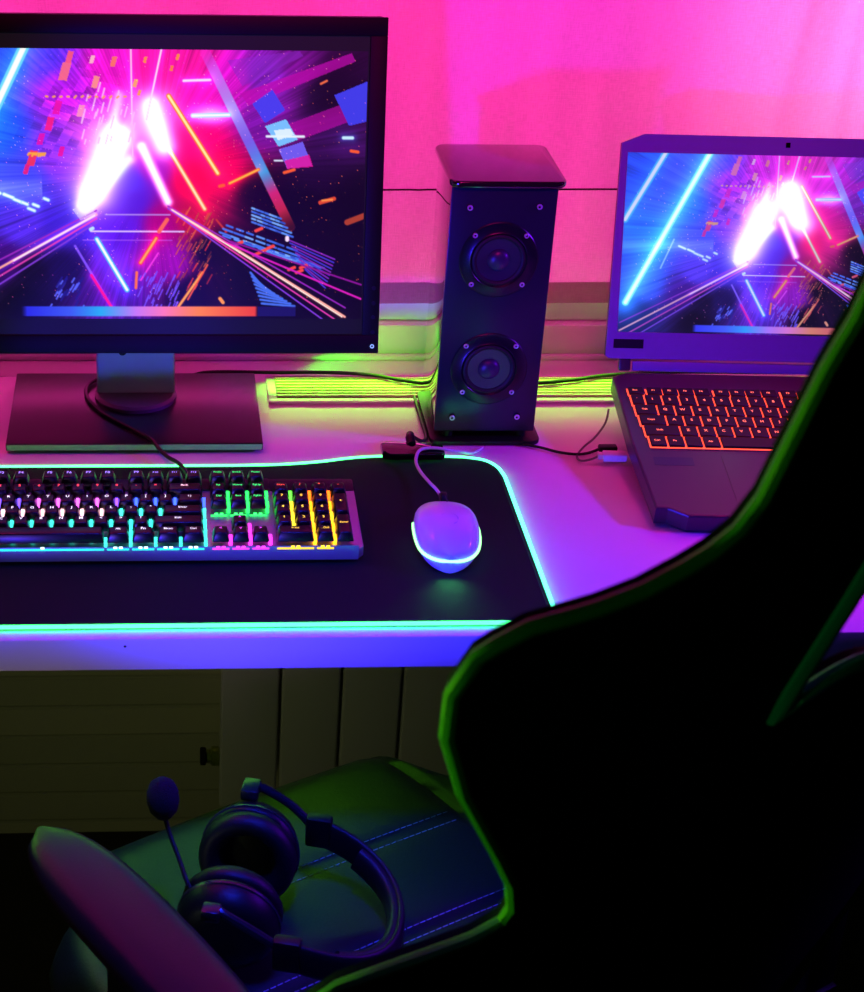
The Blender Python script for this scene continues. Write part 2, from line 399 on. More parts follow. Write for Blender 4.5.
# ------------------------------------------------------------------ the picture on both screens
def screen_art(W, H, blue=0.):
    x = np.linspace(0, 1, W)[None, :].repeat(H, 0); y = np.linspace(0, 1, H)[:, None].repeat(W, 1)
    px = x * 478 - (98 if blue else 113.5); py = 50 + y * 270
    rng = np.random.RandomState(3)
    pts = [(-90,60,20,60,220),(-60,180,20,80,235),(-80,290,15,15,60),(-60,240,40,60,200),(0,130,30,60,235),(10,60,40,40,220),(20,180,60,60,240),(60,90,170,20,210),(60,150,130,40,235),(45,60,90,30,220),
     (110,65,230,20,190),(90,130,220,60,240),(150,60,255,20,150),(190,60,240,20,150),(150,110,255,70,200),(200,100,255,20,190),(200,140,255,0,110),(190,180,255,0,60),(220,165,230,0,80),(230,80,220,20,200),
     (260,75,130,30,190),(260,120,120,20,160),(300,65,110,15,130),(325,90,18,8,30),(340,130,60,15,90),(320,170,40,10,60),(260,190,28,5,14),(300,205,12,8,14),(350,200,10,8,14),(350,260,16,8,20),(250,270,10,6,12),
     (210,250,16,6,10),(130,200,80,20,210),(120,225,90,20,220),(110,270,110,30,210),(160,220,170,0,120),(170,260,150,10,170),(190,215,190,10,50),(60,270,20,10,60),(20,300,8,6,12),(60,225,60,30,210),(20,225,80,40,225),
     (0,260,60,10,120),(30,275,14,8,30),(110,300,80,20,160),(190,295,14,5,10),(280,300,12,8,18),(150,165,170,20,190),(130,180,80,30,230)]
    num = np.zeros((H, W, 3)); den = np.zeros((H, W))
    for (cx, cy, r_, g_, b_) in pts:
        wgt = 1 / ((px - cx) ** 2 + (py - cy) ** 2 + 60) ** 2
        num += wgt[..., None] * np.array([r_, g_, b_]) / 255; den += wgt
    im = num / den[..., None]
    im *= (1 - .62 * np.clip((px - 228) / 40, 0, 1) * np.clip((py - 150) / 40, 0, 1))[..., None]
    im *= (1 - .45 * np.clip((px - 295) / 30, 0, 1) * np.clip((140 - py) / 60, .25, 1))[..., None]
    # radial streaks out of the vanishing point
    th = np.arctan2(py - 168, px - 150); rr = np.hypot(px - 150, py - 168)
    tab = rng.rand(900); tab2 = rng.rand(260)
    st = np.interp((th + math.pi) / (2 * math.pi) * 899, np.arange(900), tab) * .6 + np.interp((th + math.pi) / (2 * math.pi) * 259, np.arange(260), tab2) * .6
    amp = np.clip((rr - 40) / 110, 0, 1)
    im *= (1 + amp[..., None] * (st[..., None] - .55) * .6)
    # blocks of panels on the left and top
    cell = np.floor((px * .8 + py * .45) / 9) * 37 + np.floor((py - px * .25) / 8) * 101
    hsh = np.mod(np.sin(cell * 12.9898) * 43758.5453, 1)
    msk = np.clip(1 - np.hypot((px - 70) / 75, (py - 115) / 75), 0, 1)
    im *= 1 + (msk * (hsh * .75 - .25))[..., None]
    def seg(x0, y0, x1, y1):
        dx, dy = x1 - x0, y1 - y0; t = np.clip(((px - x0) * dx + (py - y0) * dy) / (dx * dx + dy * dy), 0, 1)
        return np.hypot(px - x0 - t * dx, py - y0 - t * dy), t
    def add(a, c): 
        nonlocal im
        im = im + a[..., None] * np.array(c) / 255
    def over(a, c):
        nonlocal im
        a = np.clip(a, 0, 1)[..., None]; im = im * (1 - a) + a * np.array(c) / 255
    def line(x0, y0, x1, y1, wd, c, core=None, glow=0, gc=None, ga=.5):
        d, t = seg(x0, y0, x1, y1)
        if glow: add(ga * np.exp(-d / glow), gc or c)
        over(np.clip(wd - d + .5, 0, 1), c)
        if core: over(np.clip(wd * .5 - d + .5, 0, 1), core)
    def quad(P, c, a=1.):
        m = np.ones((H, W), bool); s = 0
        for i in range(4):
            (ax, ay), (bx, by) = P[i], P[(i + 1) % 4]
            cr = (bx - ax) * (py - ay) - (by - ay) * (px - ax); m &= cr >= 0
        m2 = np.ones((H, W), bool)
        for i in range(4):
            (ax, ay), (bx, by) = P[i], P[(i + 1) % 4]
            m2 &= ((bx - ax) * (py - ay) - (by - ay) * (px - ax)) <= 0
        over((m | m2) * a, c)
    # beams of light at the left
    line(26, 48, -88, 275, 5.2, (110, 220, 255), (255, 255, 255), 18, (10, 130, 255), .9)
    line(-40, 48, -96, 150, 5, (60, 200, 255), (250, 255, 255), 14, (0, 100, 255), .7)
    line(-20, 178, -38, 222, 1, (150, 200, 255))
    for (u, v, L_) in ((2, 193, 9), (12, 198, 8), (20, 201, 5), (31, 203, 5), (42, 197, 4), (26, 207, 6), (-12, 188, 10)): line(u, v, u + L_, v + L_ * .4, 1.7, (150, 215, 255), (240, 250, 255), 3, (90, 130, 255), .3)
    add(.35 * np.exp(-((py - 188) / 9) ** 2) * (px < 40), (120, 140, 255))
    # purple bands at the upper right
    quad([(238, 92), (246, 104), (352, 60), (348, 52)], (190, 10, 170), .75)
    quad([(286, 122), (296, 138), (366, 112), (366, 92)], (180, 10, 160), .7)
    quad([(225, 60), (240, 85), (300, 55), (296, 50)], (140, 40, 200), .5)
    quad([(250, 102), (270, 88), (283, 108), (263, 121)], (70, 60, 235)); quad([(332, 93), (368, 78), (368, 118), (347, 123)], (60, 60, 230))
    quad([(263, 124), (284, 117), (296, 137), (277, 144)], (120, 190, 255)); quad([(272, 128), (288, 126), (292, 132), (276, 138)], (245, 252, 255), .8)
    quad([(277, 147), (301, 139), (311, 163), (286, 166)], (110, 90, 235)); quad([(283, 158), (308, 152), (312, 164), (286, 166)], (235, 20, 150), .8)
    line(265, 134, 302, 134, 1.2, (230, 245, 255)); line(342, 135, 351, 135, 1.6, (200, 240, 255), None, 3, (60, 120, 255), .6)
    line(273, 158, 281, 158, .8, (220, 230, 255)); line(283, 170, 293, 167, 1.5, (255, 90, 20)); line(318, 82, 324, 79, 1, (255, 110, 60)); line(350, 148, 357, 149, 1.5, (255, 90, 30))
    line(320, 200, 334, 196, 2, (225, 70, 25)); line(348, 220, 366, 213, 3, (170, 60, 25)); line(322, 198, 332, 197, 1, (255, 140, 60)); line(219, 299, 222, 303, 1.8, (255, 150, 60))
    # the long diagonal bar
    d, t = seg(203, 52, 290, 225)
    c0 = np.stack([np.interp(t, [0, .3, .5, .68, .8, 1], v) for v in ([220, 170, 120, 40, 230, 190], [60, 150, 100, 170, 40, 40], [230, 240, 240, 245, 130, 20])], -1) / 255
    a = np.clip(5.5 - d, 0, 1)[..., None] * np.interp(t, [0, .1, .9, 1], [.3, .9, .9, .3])[..., None]; im = im * (1 - a) + a * c0
    # horizontal cyan light and orange bars
    add(.8 * np.exp(-((px - 209) / 16) ** 2 - ((py - 113) / 8) ** 2), (90, 170, 255)); line(191, 114, 227, 113, 2.2, (150, 225, 255), (255, 255, 255), 4, (120, 120, 255), .6)
    line(182, 80, 208, 79, 1.3, (220, 170, 255), (255, 240, 255), 4, (255, 60, 220), .5)
    line(167, 95, 216, 171, 2.6, (255, 110, 20), (255, 235, 150), 7, (255, 60, 60), .6); line(158, 132, 203, 207, 2.4, (255, 120, 60), (255, 230, 180), 6, (255, 40, 70), .5)
    line(228, 181, 257, 167, 1.6, (255, 90, 10), (255, 190, 60), 5, (255, 20, 20), .5); line(218, 184, 222, 183, 1.6, (255, 90, 10))
    # white bursts
    for (x0, y0, x1, y1, s_, a_) in ((82, 205, 118, 135, 9, 1.), (92, 190, 112, 140, 17, .9), (100, 175, 118, 95, 5, .5), (150, 104, 163, 145, 9, .9), (140, 145, 166, 200, 4, 1.4), (148, 112, 158, 140, 16, .5), (95, 185, 112, 140, 32, .28)):
        d, t = seg(x0, y0, x1, y1); add(a_ * np.exp(-(d / s_) ** 2), (235, 245, 255) if x0 < 130 else (255, 215, 235))
    d, t = seg(82, 206, 128, 158); add(.8 * np.exp(-(d / 5) ** 2), (60, 160, 255))
    line(130, 50, 131, 155, .8, (255, 150, 225), (255, 220, 245), 5, (255, 60, 200), .4); line(160, 50, 145, 118, .8, (255, 190, 240), (255, 240, 255), 5, (255, 60, 200), .4)
    for k in range(26):
        u = 80 + rng.rand() * 50; v = 85 + rng.rand() * 60; L = 4 + rng.rand() * 12
        line(u, v, u + L * .28, v - L, .7, (255, 190, 245))
    # squares of the upper left
    for (u, v, s_, c) in ((65, 72, 9, (255, 110, 130)), (70, 58, 6, (255, 90, 120)), (95, 82, 6, (255, 150, 130)), (80, 110, 6, (255, 150, 190)), (113, 62, 5, (255, 120, 90)), (57, 107, 7, (240, 20, 170)), (49, 123, 7, (255, 30, 130)), (40, 138, 6, (230, 20, 180)), (31, 157, 8, (255, 50, 90)), (25, 168, 5, (240, 30, 120)), (60, 150, 5, (240, 20, 160)), (92, 60, 4, (255, 190, 200)), (134, 83, 4, (255, 170, 90)), (144, 60, 3, (255, 150, 50)), (138, 92, 3, (255, 160, 60)), (176, 57, 3, (255, 150, 40)), (170, 68, 3, (255, 130, 40))):
        quad([(u - s_ * .2, v - s_), (u + s_ * .75, v - s_ * .9), (u + s_ * .2, v + s_), (u - s_ * .75, v + s_ * .9)], c, .9)
    for u in range(46, 128, 7):
        line(u, 96 + rng.rand() * 1.5, u + 1.6, 95.5 + rng.rand(), 1, (255, 160, 90))
    for k in range(9): line(27 + k * 2, 152 + rng.rand() * 3, 28 + k * 2, 152, 1, (255, 170, 60))
    # floor: dark triangle sides, reflections
    line(103, 213, 168, 213, .6, (190, 150, 240)); line(88, 230, 182, 230, .8, (190, 150, 250), (245, 215, 255)); line(80, 239, 170, 239, .4, (170, 90, 230))
    line(94, 238, 124, 290, 2.6, (70, 190, 255), (255, 255, 255), 7, (40, 60, 255), .7); line(88, 228, 90, 227, 1.8, (190, 230, 255))
    line(165, 218, 157, 230, 2, (255, 100, 60)); line(154, 237, 138, 262, 2.2, (255, 60, 20), (255, 170, 60), 6, (255, 10, 40), .6); line(134, 272, 133, 288, 1.4, (255, 110, 30))
    line(72, 245, 108, 308, 1.2, (130, 80, 255)); line(88, 275, 108, 308, 1.4, (255, 20, 150), None, 3, (220, 0, 160), .4)
    line(156, 252, 138, 280, .8, (255, 60, 230)); 
    for k in range(44):
        u = 138 + rng.rand() * 40; v = 270 + rng.rand() * 36; L = 3 + rng.rand() * 8; line(u, v, u - L * .45, v + L, .6, (120, 80, 255))
    for k in range(26):
        u = 45 + rng.rand() * 35; v = 275 + rng.rand() * 34; L = 3 + rng.rand() * 9; line(u, v, u - L * .6, v + L, .8, (90, 100, 255) if k % 2 else (30, 25, 130))
    for k in range(60):
        u = 178 + rng.rand() * 34; v = 205 + rng.rand() * 80; L = 3 + rng.rand() * 9; q = rng.rand(); line(u, v, u - L * .55, v + L, .25 + .3 * q, (150 + 100 * q, 50 + rng.rand() * 50, 20))
    line(201, 272, 176, 308, 1.4, (255, 110, 20), (255, 180, 60)); line(206, 264, 186, 300, .8, (255, 90, 20)); line(215, 218, 225, 230, 1, (200, 50, 20))
    # slatted blue light on the right
    for k in range(15):                                          # a leaning plank of slats, broken by dark gaps
        x0 = 247 + (k < 5) * 4 - (k >= 5) * (32 - abs(k - 7) * 4) * .9 + max(0, k - 8) * 8; y0 = 206 + k * 3.5
        x1 = 282 + k * 3.1; n = 7
        for q in range(n):
            a0, a1 = q / n, (q + .55 + .45 * rng.rand()) / n
            c = [(60, 105, 235), (95, 150, 250), (70, 115, 240), (120, 170, 255), (50, 80, 200)][rng.randint(5)]
            line(x0 + (x1 - x0) * a0, y0 + (x1 - x0) * .36 * a0, x0 + (x1 - x0) * a1, y0 + (x1 - x0) * .36 * a1, 1.05, c)
    for k in range(10): line(288 + k * 2, 238 + k * 3.4, 336 - k, 258 + k * 3.3, .8, (70, 55, 215) if k % 2 else (130, 40, 190))
    for k in range(9): line(250 + k * 1.5, 272 + k * 4, 262 + k * 4.2, 286 + k * 2.6, 1.2, (70, 110, 240))
    for (u, v) in ((238, 242), (262, 250), (270, 246), (292, 268), (304, 266), (300, 271), (258, 228), (256, 253)): line(u - 3, v + 1, u + 3, v - 1.5, 1.6, (250, 70, 50))
    line(287, 236, 287, 238, 2, (255, 225, 255))
    # rails
    for (o_, w_, c) in ((0, 1.1, (255, 170, 160)), (4, .8, (220, 60, 170)), (-4, .8, (150, 40, 190)), (8, .8, (130, 60, 220))):
        line(94, 213 + o_, -95, 318 + o_ * 3, w_, c)
        line(166, 205 + o_ * .2, 348, 318 + o_ * 2.4, w_, c)
    line(210, 235, 366, 300, 1., (220, 30, 190)); line(230, 240, 366, 285, .9, (140, 20, 150)); line(170, 208, 345, 318, .7, (255, 235, 220), None, 2, (255, 60, 40), .4)
    line(92, 214, 10, 260, .7, (255, 240, 255), None, 3, (255, 60, 200), .4)
    quad([(70, 208), (84, 202), (94, 212), (78, 219)], (235, 215, 245), .55)
    # bar along the bottom
    t = np.clip((px - 18) / 240, 0, 1)
    c0 = np.stack([np.interp(t, [0, .2, .33, .48, .6, .75, 1], v) for v in ([40, 60, 40, 200, 255, 255, 235], [40, 90, 170, 120, 120, 130, 60], [230, 240, 240, 240, 180, 40, 40])], -1) / 255
    a = (np.clip((px - 16) / 6, 0, 1) * np.clip((258 - px) / 3, 0, 1) * np.clip(5.6 - abs(py - 312.3), 0, 1))[..., None]; im = im * (1 - a) + a * c0
    over(np.clip(5.6 - abs(py - 312.3), 0, 1) * (px > 258) * (px < 297) * .7, (30, 25, 130))
    for k in range(1300):                                       # sparks
        u = rng.rand(); ang = rng.rand() * 6.28; q = 70 + rng.rand() * 190
        sx, sy = 150 + math.cos(ang) * q, 170 + math.sin(ang) * q * .8
        if sx > 366 or sy > 305 or sy < 52 or sx < -96: continue
        ix = min(W - 1, max(0, int((sx + 113.5) / 478 * (W - 1)))); iy = int((sy - 50) / 270 * (H - 1))
        im[iy, ix] = np.clip(im[iy, ix] + (.25 + .75 * rng.rand() ** 2) * np.array([.9, .3 + .25 * u, .15 + .4 * (sx < 60)]), 0, 1)
    if blue:
        lum = im.max(-1, keepdims=True)
        im = im * (1 - .28 * blue) + blue * np.array([.10, .12, .34]) * (.35 + .65 * np.clip(lum, 0, 1))
        d, t = seg(85, 200, 120, 125); im = im + blue * .45 * np.exp(-(d / 23) ** 2)[..., None]
        d, t = seg(150, 100, 172, 150); im = im + blue * .9 * np.exp(-(d / 17) ** 2)[..., None]
        d, t = seg(26, 48, -88, 275); im = im + blue * .5 * np.exp(-d / 14)[..., None] * np.array([.2, .6, 1.])
    im = np.clip(im, 0, 1)
    return np.where(im <= .04045, im / 12.92, ((im + .055) / 1.055) ** 2.4)

def screen_mesh(name, Fm, x0, x1, y0, y1, W, H, blue, border, parent, mtl, flatcol=(13, 12, 17)):
    """a screen of W x H cells in the plane x,y of matrix Fm; border = (x0,x1,y0,y1) of the whole panel, lit dark grey around the picture"""
    art = screen_art(W, H, blue)
    xs = np.linspace(x0, x1, W); ys = np.linspace(y1, y0, H)
    if border:
        bx0, bx1, by0, by1 = border
        g = np.array(lin(flatcol)); A = np.zeros((H + 4, W + 4, 3)) + g; A[2:-2, 2:-2] = art
        e = 1e-5
        xs = np.concatenate([[bx0, x0 - e], xs, [x1 + e, bx1]]); ys = np.concatenate([[by1, y1 + e], ys, [y0 - e, by0]]); art = A
    H2, W2 = art.shape[:2]
    X, Y = np.meshgrid(xs, ys)
    co = np.stack([X, Y, np.zeros_like(X), np.ones_like(X)], -1).reshape(-1, 4) @ np.array(Fm).T
    idx = np.arange(H2 * W2).reshape(H2, W2)
    q = np.stack([idx[:-1, :-1], idx[1:, :-1], idx[1:, 1:], idx[:-1, 1:]], -1).reshape(-1, 4)
    me = bpy.data.meshes.new(name); me.vertices.add(len(co)); me.vertices.foreach_set('co', co[:, :3].astype('f').ravel())
    me.loops.add(q.size); me.loops.foreach_set('vertex_index', q.ravel().astype('i'))
    me.polygons.add(len(q)); me.polygons.foreach_set('loop_start', np.arange(0, q.size, 4, dtype='i'))
    me.update(calc_edges=True)
    at = me.attributes.new('glow', 'FLOAT_COLOR', 'POINT')
    c4 = np.ones((len(co), 4), 'f'); c4[:, :3] = art.reshape(-1, 3); at.data.foreach_set('color', c4.ravel())
    return finish(name, me, mtl, parent, 0, label='screen lit with a neon tunnel picture')

M_screen = emit_attr('monitor_panel', 1.0, .45, .3); M_lscreen = emit_attr('laptop_panel', 1.0, .4, .3)

# ------------------------------------------------------------------ monitor
mo = thing('monitor', 'large black desktop monitor on a rectangular stand, showing a neon tunnel', 'monitor', (-.0226, 1.79, .7503))
tl = R(11); mup = Vector((0, math.sin(tl), math.cos(tl))); mn = Vector((0, -math.cos(tl), math.sin(tl)))
MF = frame((-.028, 1.74, .8496), (1, 0, 0), mup, mn)            # x right, y up the panel, z out of it
hw, hh = .263, .344; pw = .2455; p0, p1 = .0195, .3257
b = NB(); box(b, -hw, hw, 0, hh, -.034, -.006, .004, 3); box(b, -.16, .16, .05, .29, -.056, -.033, .01, 3); obj('housing', b, M_blackpl, mo, M=MF)
b = NB()
for q in ((-hw, hw, p1, hh), (-hw, hw, 0, p0), (-hw, -pw, p0, p1), (pw, hw, p0, p1)): box(b, *q, -.0058, .0015, .0008, 2)
obj('bezel', b, mat('bezel_black', (7, 6, 10), .55, spec=.3), mo, M=MF)
screen_mesh('screen', MF @ Matrix.Translation((0, 0, -.0012)), -.2437, .2437, .0366, .3107, 640, 360, 0, (-pw + .0002, pw - .0002, p0 + .0002, p1 - .0002), mo, M_screen)
for k, y in enumerate((.0696, .0537, .0387, .0227)):
    b = NB(); cyl(b, (.2565, y, .0012), (0, 0, 1), .0022, .0008, 12); obj('button', b, mat('button_%d' % k, (24, 22, 48), .3), mo, M=MF)
b = NB(); lathe(b, [(.0012, .0012), (.0022, .0012), (.0022, .0022), (.0012, .0022), (.0012, .0012)], 16, 0, Matrix.Translation((.2563, .0076, 0))); obj('power_light', b, emit('power_ring', (150, 190, 255), 1.0), mo, M=MF, label='small pale power light ring')
b = NB(); box(b, -.0655, .021, 1.8165, 1.834, .7625, 1.03, .004, 3); obj('neck', b, M_neck, mo, label='grey stand neck')
b = NB(); box(b, -.058, .013, 1.803, 1.8165, .93, 1.02, .004, 2); obj('tilt_bracket', b, M_blackpl, mo)
b = NB(); cyl(b, (-.0365, 1.8168, .818), (0, -1, 0), .0045, .0012, 20); obj('cable_hole', b, M_dark, mo, label='dark hole near the top of the neck')
b = NB(); lathe(b, [(0, .7622), (.0455, .7622), (.0455, .766), (.042, .7685), (0, .7685)], 48, 0, Matrix.Translation((-.0225, 1.82, 0))); obj('collar', b, mat('collar_grey', (100, 92, 100), .4), mo)
b = NB(); box(b, -.1583, .1131, 1.7025, 1.884, .7535, .762, .0012, 2); box(b, -.150, .105, 1.709, 1.878, .7503, .7536); obj('base', b, M_basepl, mo)
b = NB(); box(b, -.1572, .1120, 1.7018, 1.7024, .7546, .7610, .0002); obj('base_edge', b, mat('grey_edge', (150, 150, 152), .35), mo, label='grey strip added on the front edge of the base, catching green light')  # strip added paler than the base so the mat's green light shows

# ------------------------------------------------------------------ speaker
sp = thing('speaker', 'tall black tower speaker with two round drivers standing between monitor and laptop', 'speaker', (.355, 1.79, .7503))
ry = R(-.5); SF = frame((.299, 1.728, .75), (math.cos(ry), math.sin(ry), 0), (-math.sin(ry), math.cos(ry), 0), (0, 0, 1))   # x along the front, y to the back
fw_ = .1085
b = NB(); box(b, 0, fw_, .0, .006, .0132, .2865, .001, 2); obj('front_baffle', b, M_baffle, sp, M=SF)
b = NB(); box(b, 0.0015, fw_ - .0015, .0062, .112, .0135, .2862, .001, 2); obj('cabinet', b, M_acryl, sp, M=SF, label='mirror gloss black side')
b = NB(); prism(b, rrect(-.003, .1165, -.006, .122, .012, 8), .2868, .2945, .0025, 3); obj('top_plate', b, M_topgl, sp, M=SF, label='gloss dark top plate')
b = NB(); prism(b, rrect(-.004, .1155, -.010, .122, .012, 8), .0006, .0056, .001, 2); obj('base_plate', b, M_blackpl, sp, M=SF)
for x, y in ((.016, .008), (.095, .008), (.018, .098), (.095, .098)):
    b = NB(); cyl(b, (x, y, .0053), (0, 0, 1), .006, .0078, 16); obj('foot', b, M_blackpl, sp, M=SF)
for zc in (.2093, .0868):
    DM = SF @ Matrix.Translation((.0535, -.0002, zc)) @ Matrix.Rotation(R(90), 4, 'X')      # z now points out of the front
    b = NB(); lathe(b, [(.029, 0), (.0405, 0), (.041, .0006), (.040, .0014), (.031, .0016), (.0295, .0026), (.028, .0012), (.029, 0)], 56); dr = obj('driver', b, mat('driver_ring', (16, 16, 24), .3, spec=.6), sp, M=DM)
    b = NB(); lathe(b, [(.0283, .0002), (.0275, .0022), (.0255, .0030), (.0232, .0020), (.0225, .0004), (.0283, .0002)], 56); obj('surround', b, M_rubber, dr, M=DM)
    b = NB(); lathe(b, [(.0228, .0010), (.0165, .0006), (.0118, .0003), (.0118, .0), (.0228, .0)], 56); obj('cone', b, M_cone, dr, M=DM)
    b = NB(); lathe(b, [(.0117, .0004), (.0110, .0022), (.0090, .0042), (.0050, .0058), (0, .0063)], 40); obj('dust_cap', b, M_dust, dr, M=DM)
    for ax, az in ((-.0264, .0266), (.0266, .0266), (-.0264, -.0266), (.0266, -.0266)):
        b = NB(); lathe(b, [(.0010, .0016), (.0012, .0024), (.0024, .0026), (.0028, .0016)], 18, 0, Matrix.Translation((ax, az, 0))); cyl(b, (ax, az, .0016), (0, 0, 1), .0013, .0003, 6, 1); obj('screw', b, [M_chrome, M_dark], dr, M=DM)
for x, z in ((.0195, .2655), (.0905, .267), (.0184, .0300), (.0885, .0310)):
    b = NB(); cyl(b, (x, -.0002, z), (0, -1, 0), .0037, .0010, 20, 1); cyl(b, (x, -.0011, z), (0, -1, 0), .0029, .0018, 20); cyl(b, (x - .0003, -.0028, z), (0, -1, 0), .0014, .0003, 6, 1); obj('bolt', b, [M_chrome, M_dark], sp, M=SF)

# ------------------------------------------------------------------ desk mat
PADZ = .7503
pad_out = []
for (p, n) in (([(-.44, 1.356), (.338, 1.356)], 1), ([(.338, 1.356), (.356, 1.3655), (.3612, 1.384)], 6), ([(.3612, 1.384), (.3615, 1.638)], 1), ([(.3615, 1.638), (.3575, 1.660), (.346, 1.676), (.325, 1.6835)], 5),
               ([(.325, 1.6835), (.29, 1.6855), (.2365, 1.6860), (.204, 1.682), (.172, 1.674), (.13, 1.668), (.08, 1.666)], 5), ([(.08, 1.666), (-.44, 1.666)], 1), ([(-.44, 1.666), (-.456, 1.660), (-.46, 1.645)], 4), ([(-.46, 1.645), (-.46, 1.376), (-.456, 1.362), (-.44, 1.356)], 4)):
    s = smooth_path([(x, y, 0) for x, y in p], n); pad_out += [(v.x, v.y) for v in s[:-1]]
mp_ = thing('desk_mat', 'long black cloth desk mat with a glowing cyan-green edge, under keyboard and mouse', 'desk mat', (-.05, 1.52, PADZ))
b = NB(); prism(b, pad_out, PADZ, PADZ + .0036, .0008, 1); obj('cloth', b, M_cloth, mp_)
b = NB(); loop = []
for i in range(len(pad_out)):                                   # resample the rim evenly
    a, c = Vector(pad_out[i]), Vector(pad_out[(i + 1) % len(pad_out)]); n = max(1, int((c - a).length / .012)); loop += [a.lerp(c, k / n) for k in range(n)]
tube(b, [(p.x, p.y, PADZ + .0032) for p in loop], .0020, 10, True); obj('light_edge', b, emit_attr('led_tube', 1.0), mp_, label='glowing cyan-green rim')
le = mp_.children[-1] if len(mp_.children) else None
le = bpy.data.objects['light_edge']; at = le.data.attributes.new('glow', 'FLOAT_COLOR', 'POINT')
for v, a in zip(le.data.vertices, at.data):
    q = min(1, max(0, (v.co.x + le.location.x + WL[mp_.name].x - .30) / .06)); f = min(1, max(0, (v.co.y + le.location.y + WL[mp_.name].y - 1.5) / .15))
    c = [(.22 + .12 * f) * (1 - q) + .34 * q, 5.0 * (1 - q) + 4.2 * q, (.85 + .2 * f) * (1 - q) + 2.2 * q]
    a.color = (*c, 1)
b = NB(); cen = Vector((-.05, 1.52)); 
acc = 0
for i in range(len(loop)):
    a, c = loop[i], loop[(i + 1) % len(loop)]; d = (c - a).normalized(); nrm = Vector((d.y, -d.x)); nrm = nrm if nrm.dot(cen - a) > 0 else -nrm
    L = (c - a).length
    for k in range(int(L / .003)):
        q = a + d * (k * .003 + .0006) + nrm * .0052; e = q + d * .0018
        tube(b, [(q.x, q.y, PADZ + .0037), (e.x, e.y, PADZ + .0037)], .0004, 4)
obj('stitching', b, M_thread, mp_)
b = NB(); prism(b, [(.2375, 1.6760), (.2455, 1.6715), (.300, 1.6715), (.3035, 1.675), (.3035, 1.694), (.2985, 1.6985), (.2435, 1.7015), (.2375, 1.697)], PADZ + .0062, PADZ + .0142, .0016, 2); obj('controller', b, M_blackgl, mp_, label='dark control box on the back edge')
b = NB(); tube(b, smooth_path([(.271, 1.696, PADZ + .0125), (.2705, 1.706, PADZ + .015), (.2715, 1.716, PADZ + .0145)], 5), [.0048] * 4 + [.0052] * 3 + [.0044] * 4, 12); obj('plug', b, M_blackpl, mp_)

# ------------------------------------------------------------------ keyboards
U = .0188
rowsX = []
def row(items, y, x0=0):
    """items: (label, width) or number = gap"""
    x = x0; out = []
    for it in items:
        if isinstance(it, (int, float)): x += it
        else: out.append((it[0], x + it[1] / 2, it[1], y)); x += it[1]
    return out
k1 = lambda s: [(c, 1) for c in s.split()]
KEYS = []
KEYS += row([('Esc', 1), 1] + k1('F1 F2 F3 F4') + [.5] + k1('F5 F6 F7 F8') + [.5] + k1('F9 F10 F11 F12') + [.25] + k1('PrtSc ScrLk Pause'), 5.25)
KEYS += row(k1('` 1 2 3 4 5 6 7 8 9 0 - =') + [('Back', 2), .25] + k1('Ins Home PgUp') + [.25] + k1('Num / * -'), 4)
KEYS += row([('Tab', 1.5)] + k1('Q W E R T Y U I O P [ ]') + [('\\ |', 1.5), .25] + k1('Del End PgDn') + [.25] + k1('7 8 9'), 3)
KEYS += row([('Caps', 1.75)] + k1('A S D F G H J K L ; "') + [('Enter', 2.25), 3.5] + k1('4 5 6'), 2)
KEYS += row([('Shift', 2.25)] + k1('Z X C V B N M < > ?') + [('Shift', 2.75), 1.25, ('^', 1), 1.25] + k1('1 2 3'), 1)
KEYS += row([('Ctrl', 1.25), ('Win', 1.25), ('Alt', 1.25), ('', 6.25), ('Alt', 1.25), ('Fn', 1.25), ('Menu', 1.25), ('Ctrl', 1.25), .25] + k1('< v >') + [.25, ('0 Ins', 2), ('. Del', 1)], 0)
LKEYS = []
LKEYS += [(s, i * .0178 + (.0035 if i else 0) + (.004 if i > 4 else 0) + (.004 if i > 8 else 0), .8 if i else .9, 5) for i, s in enumerate('Esc F1 F2 F3 F4 F5 F6 F7 F8 F9 F10 F11 F12'.split())]
prepare_text([k[0] for k in KEYS] + ['+', 'Enter'] + 'Esc F1 F2 F3 F4 F5 F6 F7 F8 F9 F10 F11 F12 ` 1 2 3 4 5 6 7 8 9 0 - = Tab Q W E R T Y U I O P [ ] Caps A S D F G H J K L ; Shift Z X C V B N M , . / Ctrl Fn Alt Bksp Del'.split())

def cap(w, d, h, z0, taper, r=.0012):
    t = NB(); bmesh.ops.create_cube(t, size=1)
    for v in t.verts:
        top = v.co.z > 0
        v.co = Vector((v.co.x * 2 * (w / 2 - (taper if top else 0)), v.co.y * 2 * (d / 2 - (taper * .8 if top else 0)) + (taper * .35 if top else 0), z0 + (h if top else 0)))
    bmesh.ops.bevel(t, geom=list(t.edges), offset=r, segments=2, affect='EDGES', profile=.5)
    return t

kb = thing('keyboard', 'full-size black mechanical keyboard with rainbow backlight on the desk mat', 'keyboard', (-.025, 1.53, PADZ + .0042))
kt = R(5); KF = frame((-.236, 1.4745, .7575), (1, 0, 0), (0, math.cos(kt), math.sin(kt)), (0, -math.sin(kt), math.cos(kt)))   # x from the left key edge, y 0 = centre of the bottom row
XR = 22.5 * U
b = NB()                                                         # silver tray: front lip, plate, right flank with a cut corner
prism(b, [(-.007, -.0095), (XR + .004, -.0095), (XR + .0085, -.0045), (XR + .0085, .0915), (XR - .0755, .0915), (XR - .0755, .1125), (-.007, .1125)], .001, .0125, .001, 2)
t = NB()
for x in (-.006, XR + .0035):
    for y, z in ((-.0105, .001), (-.0112, .006), (-.0085, .0155), (-.0068, .0155), (-.0068, .001)): t.verts.new((x, y, z))
t.verts.ensure_lookup_table(); v = t.verts
t.faces.new(v[:5]); t.faces.new(v[5:])
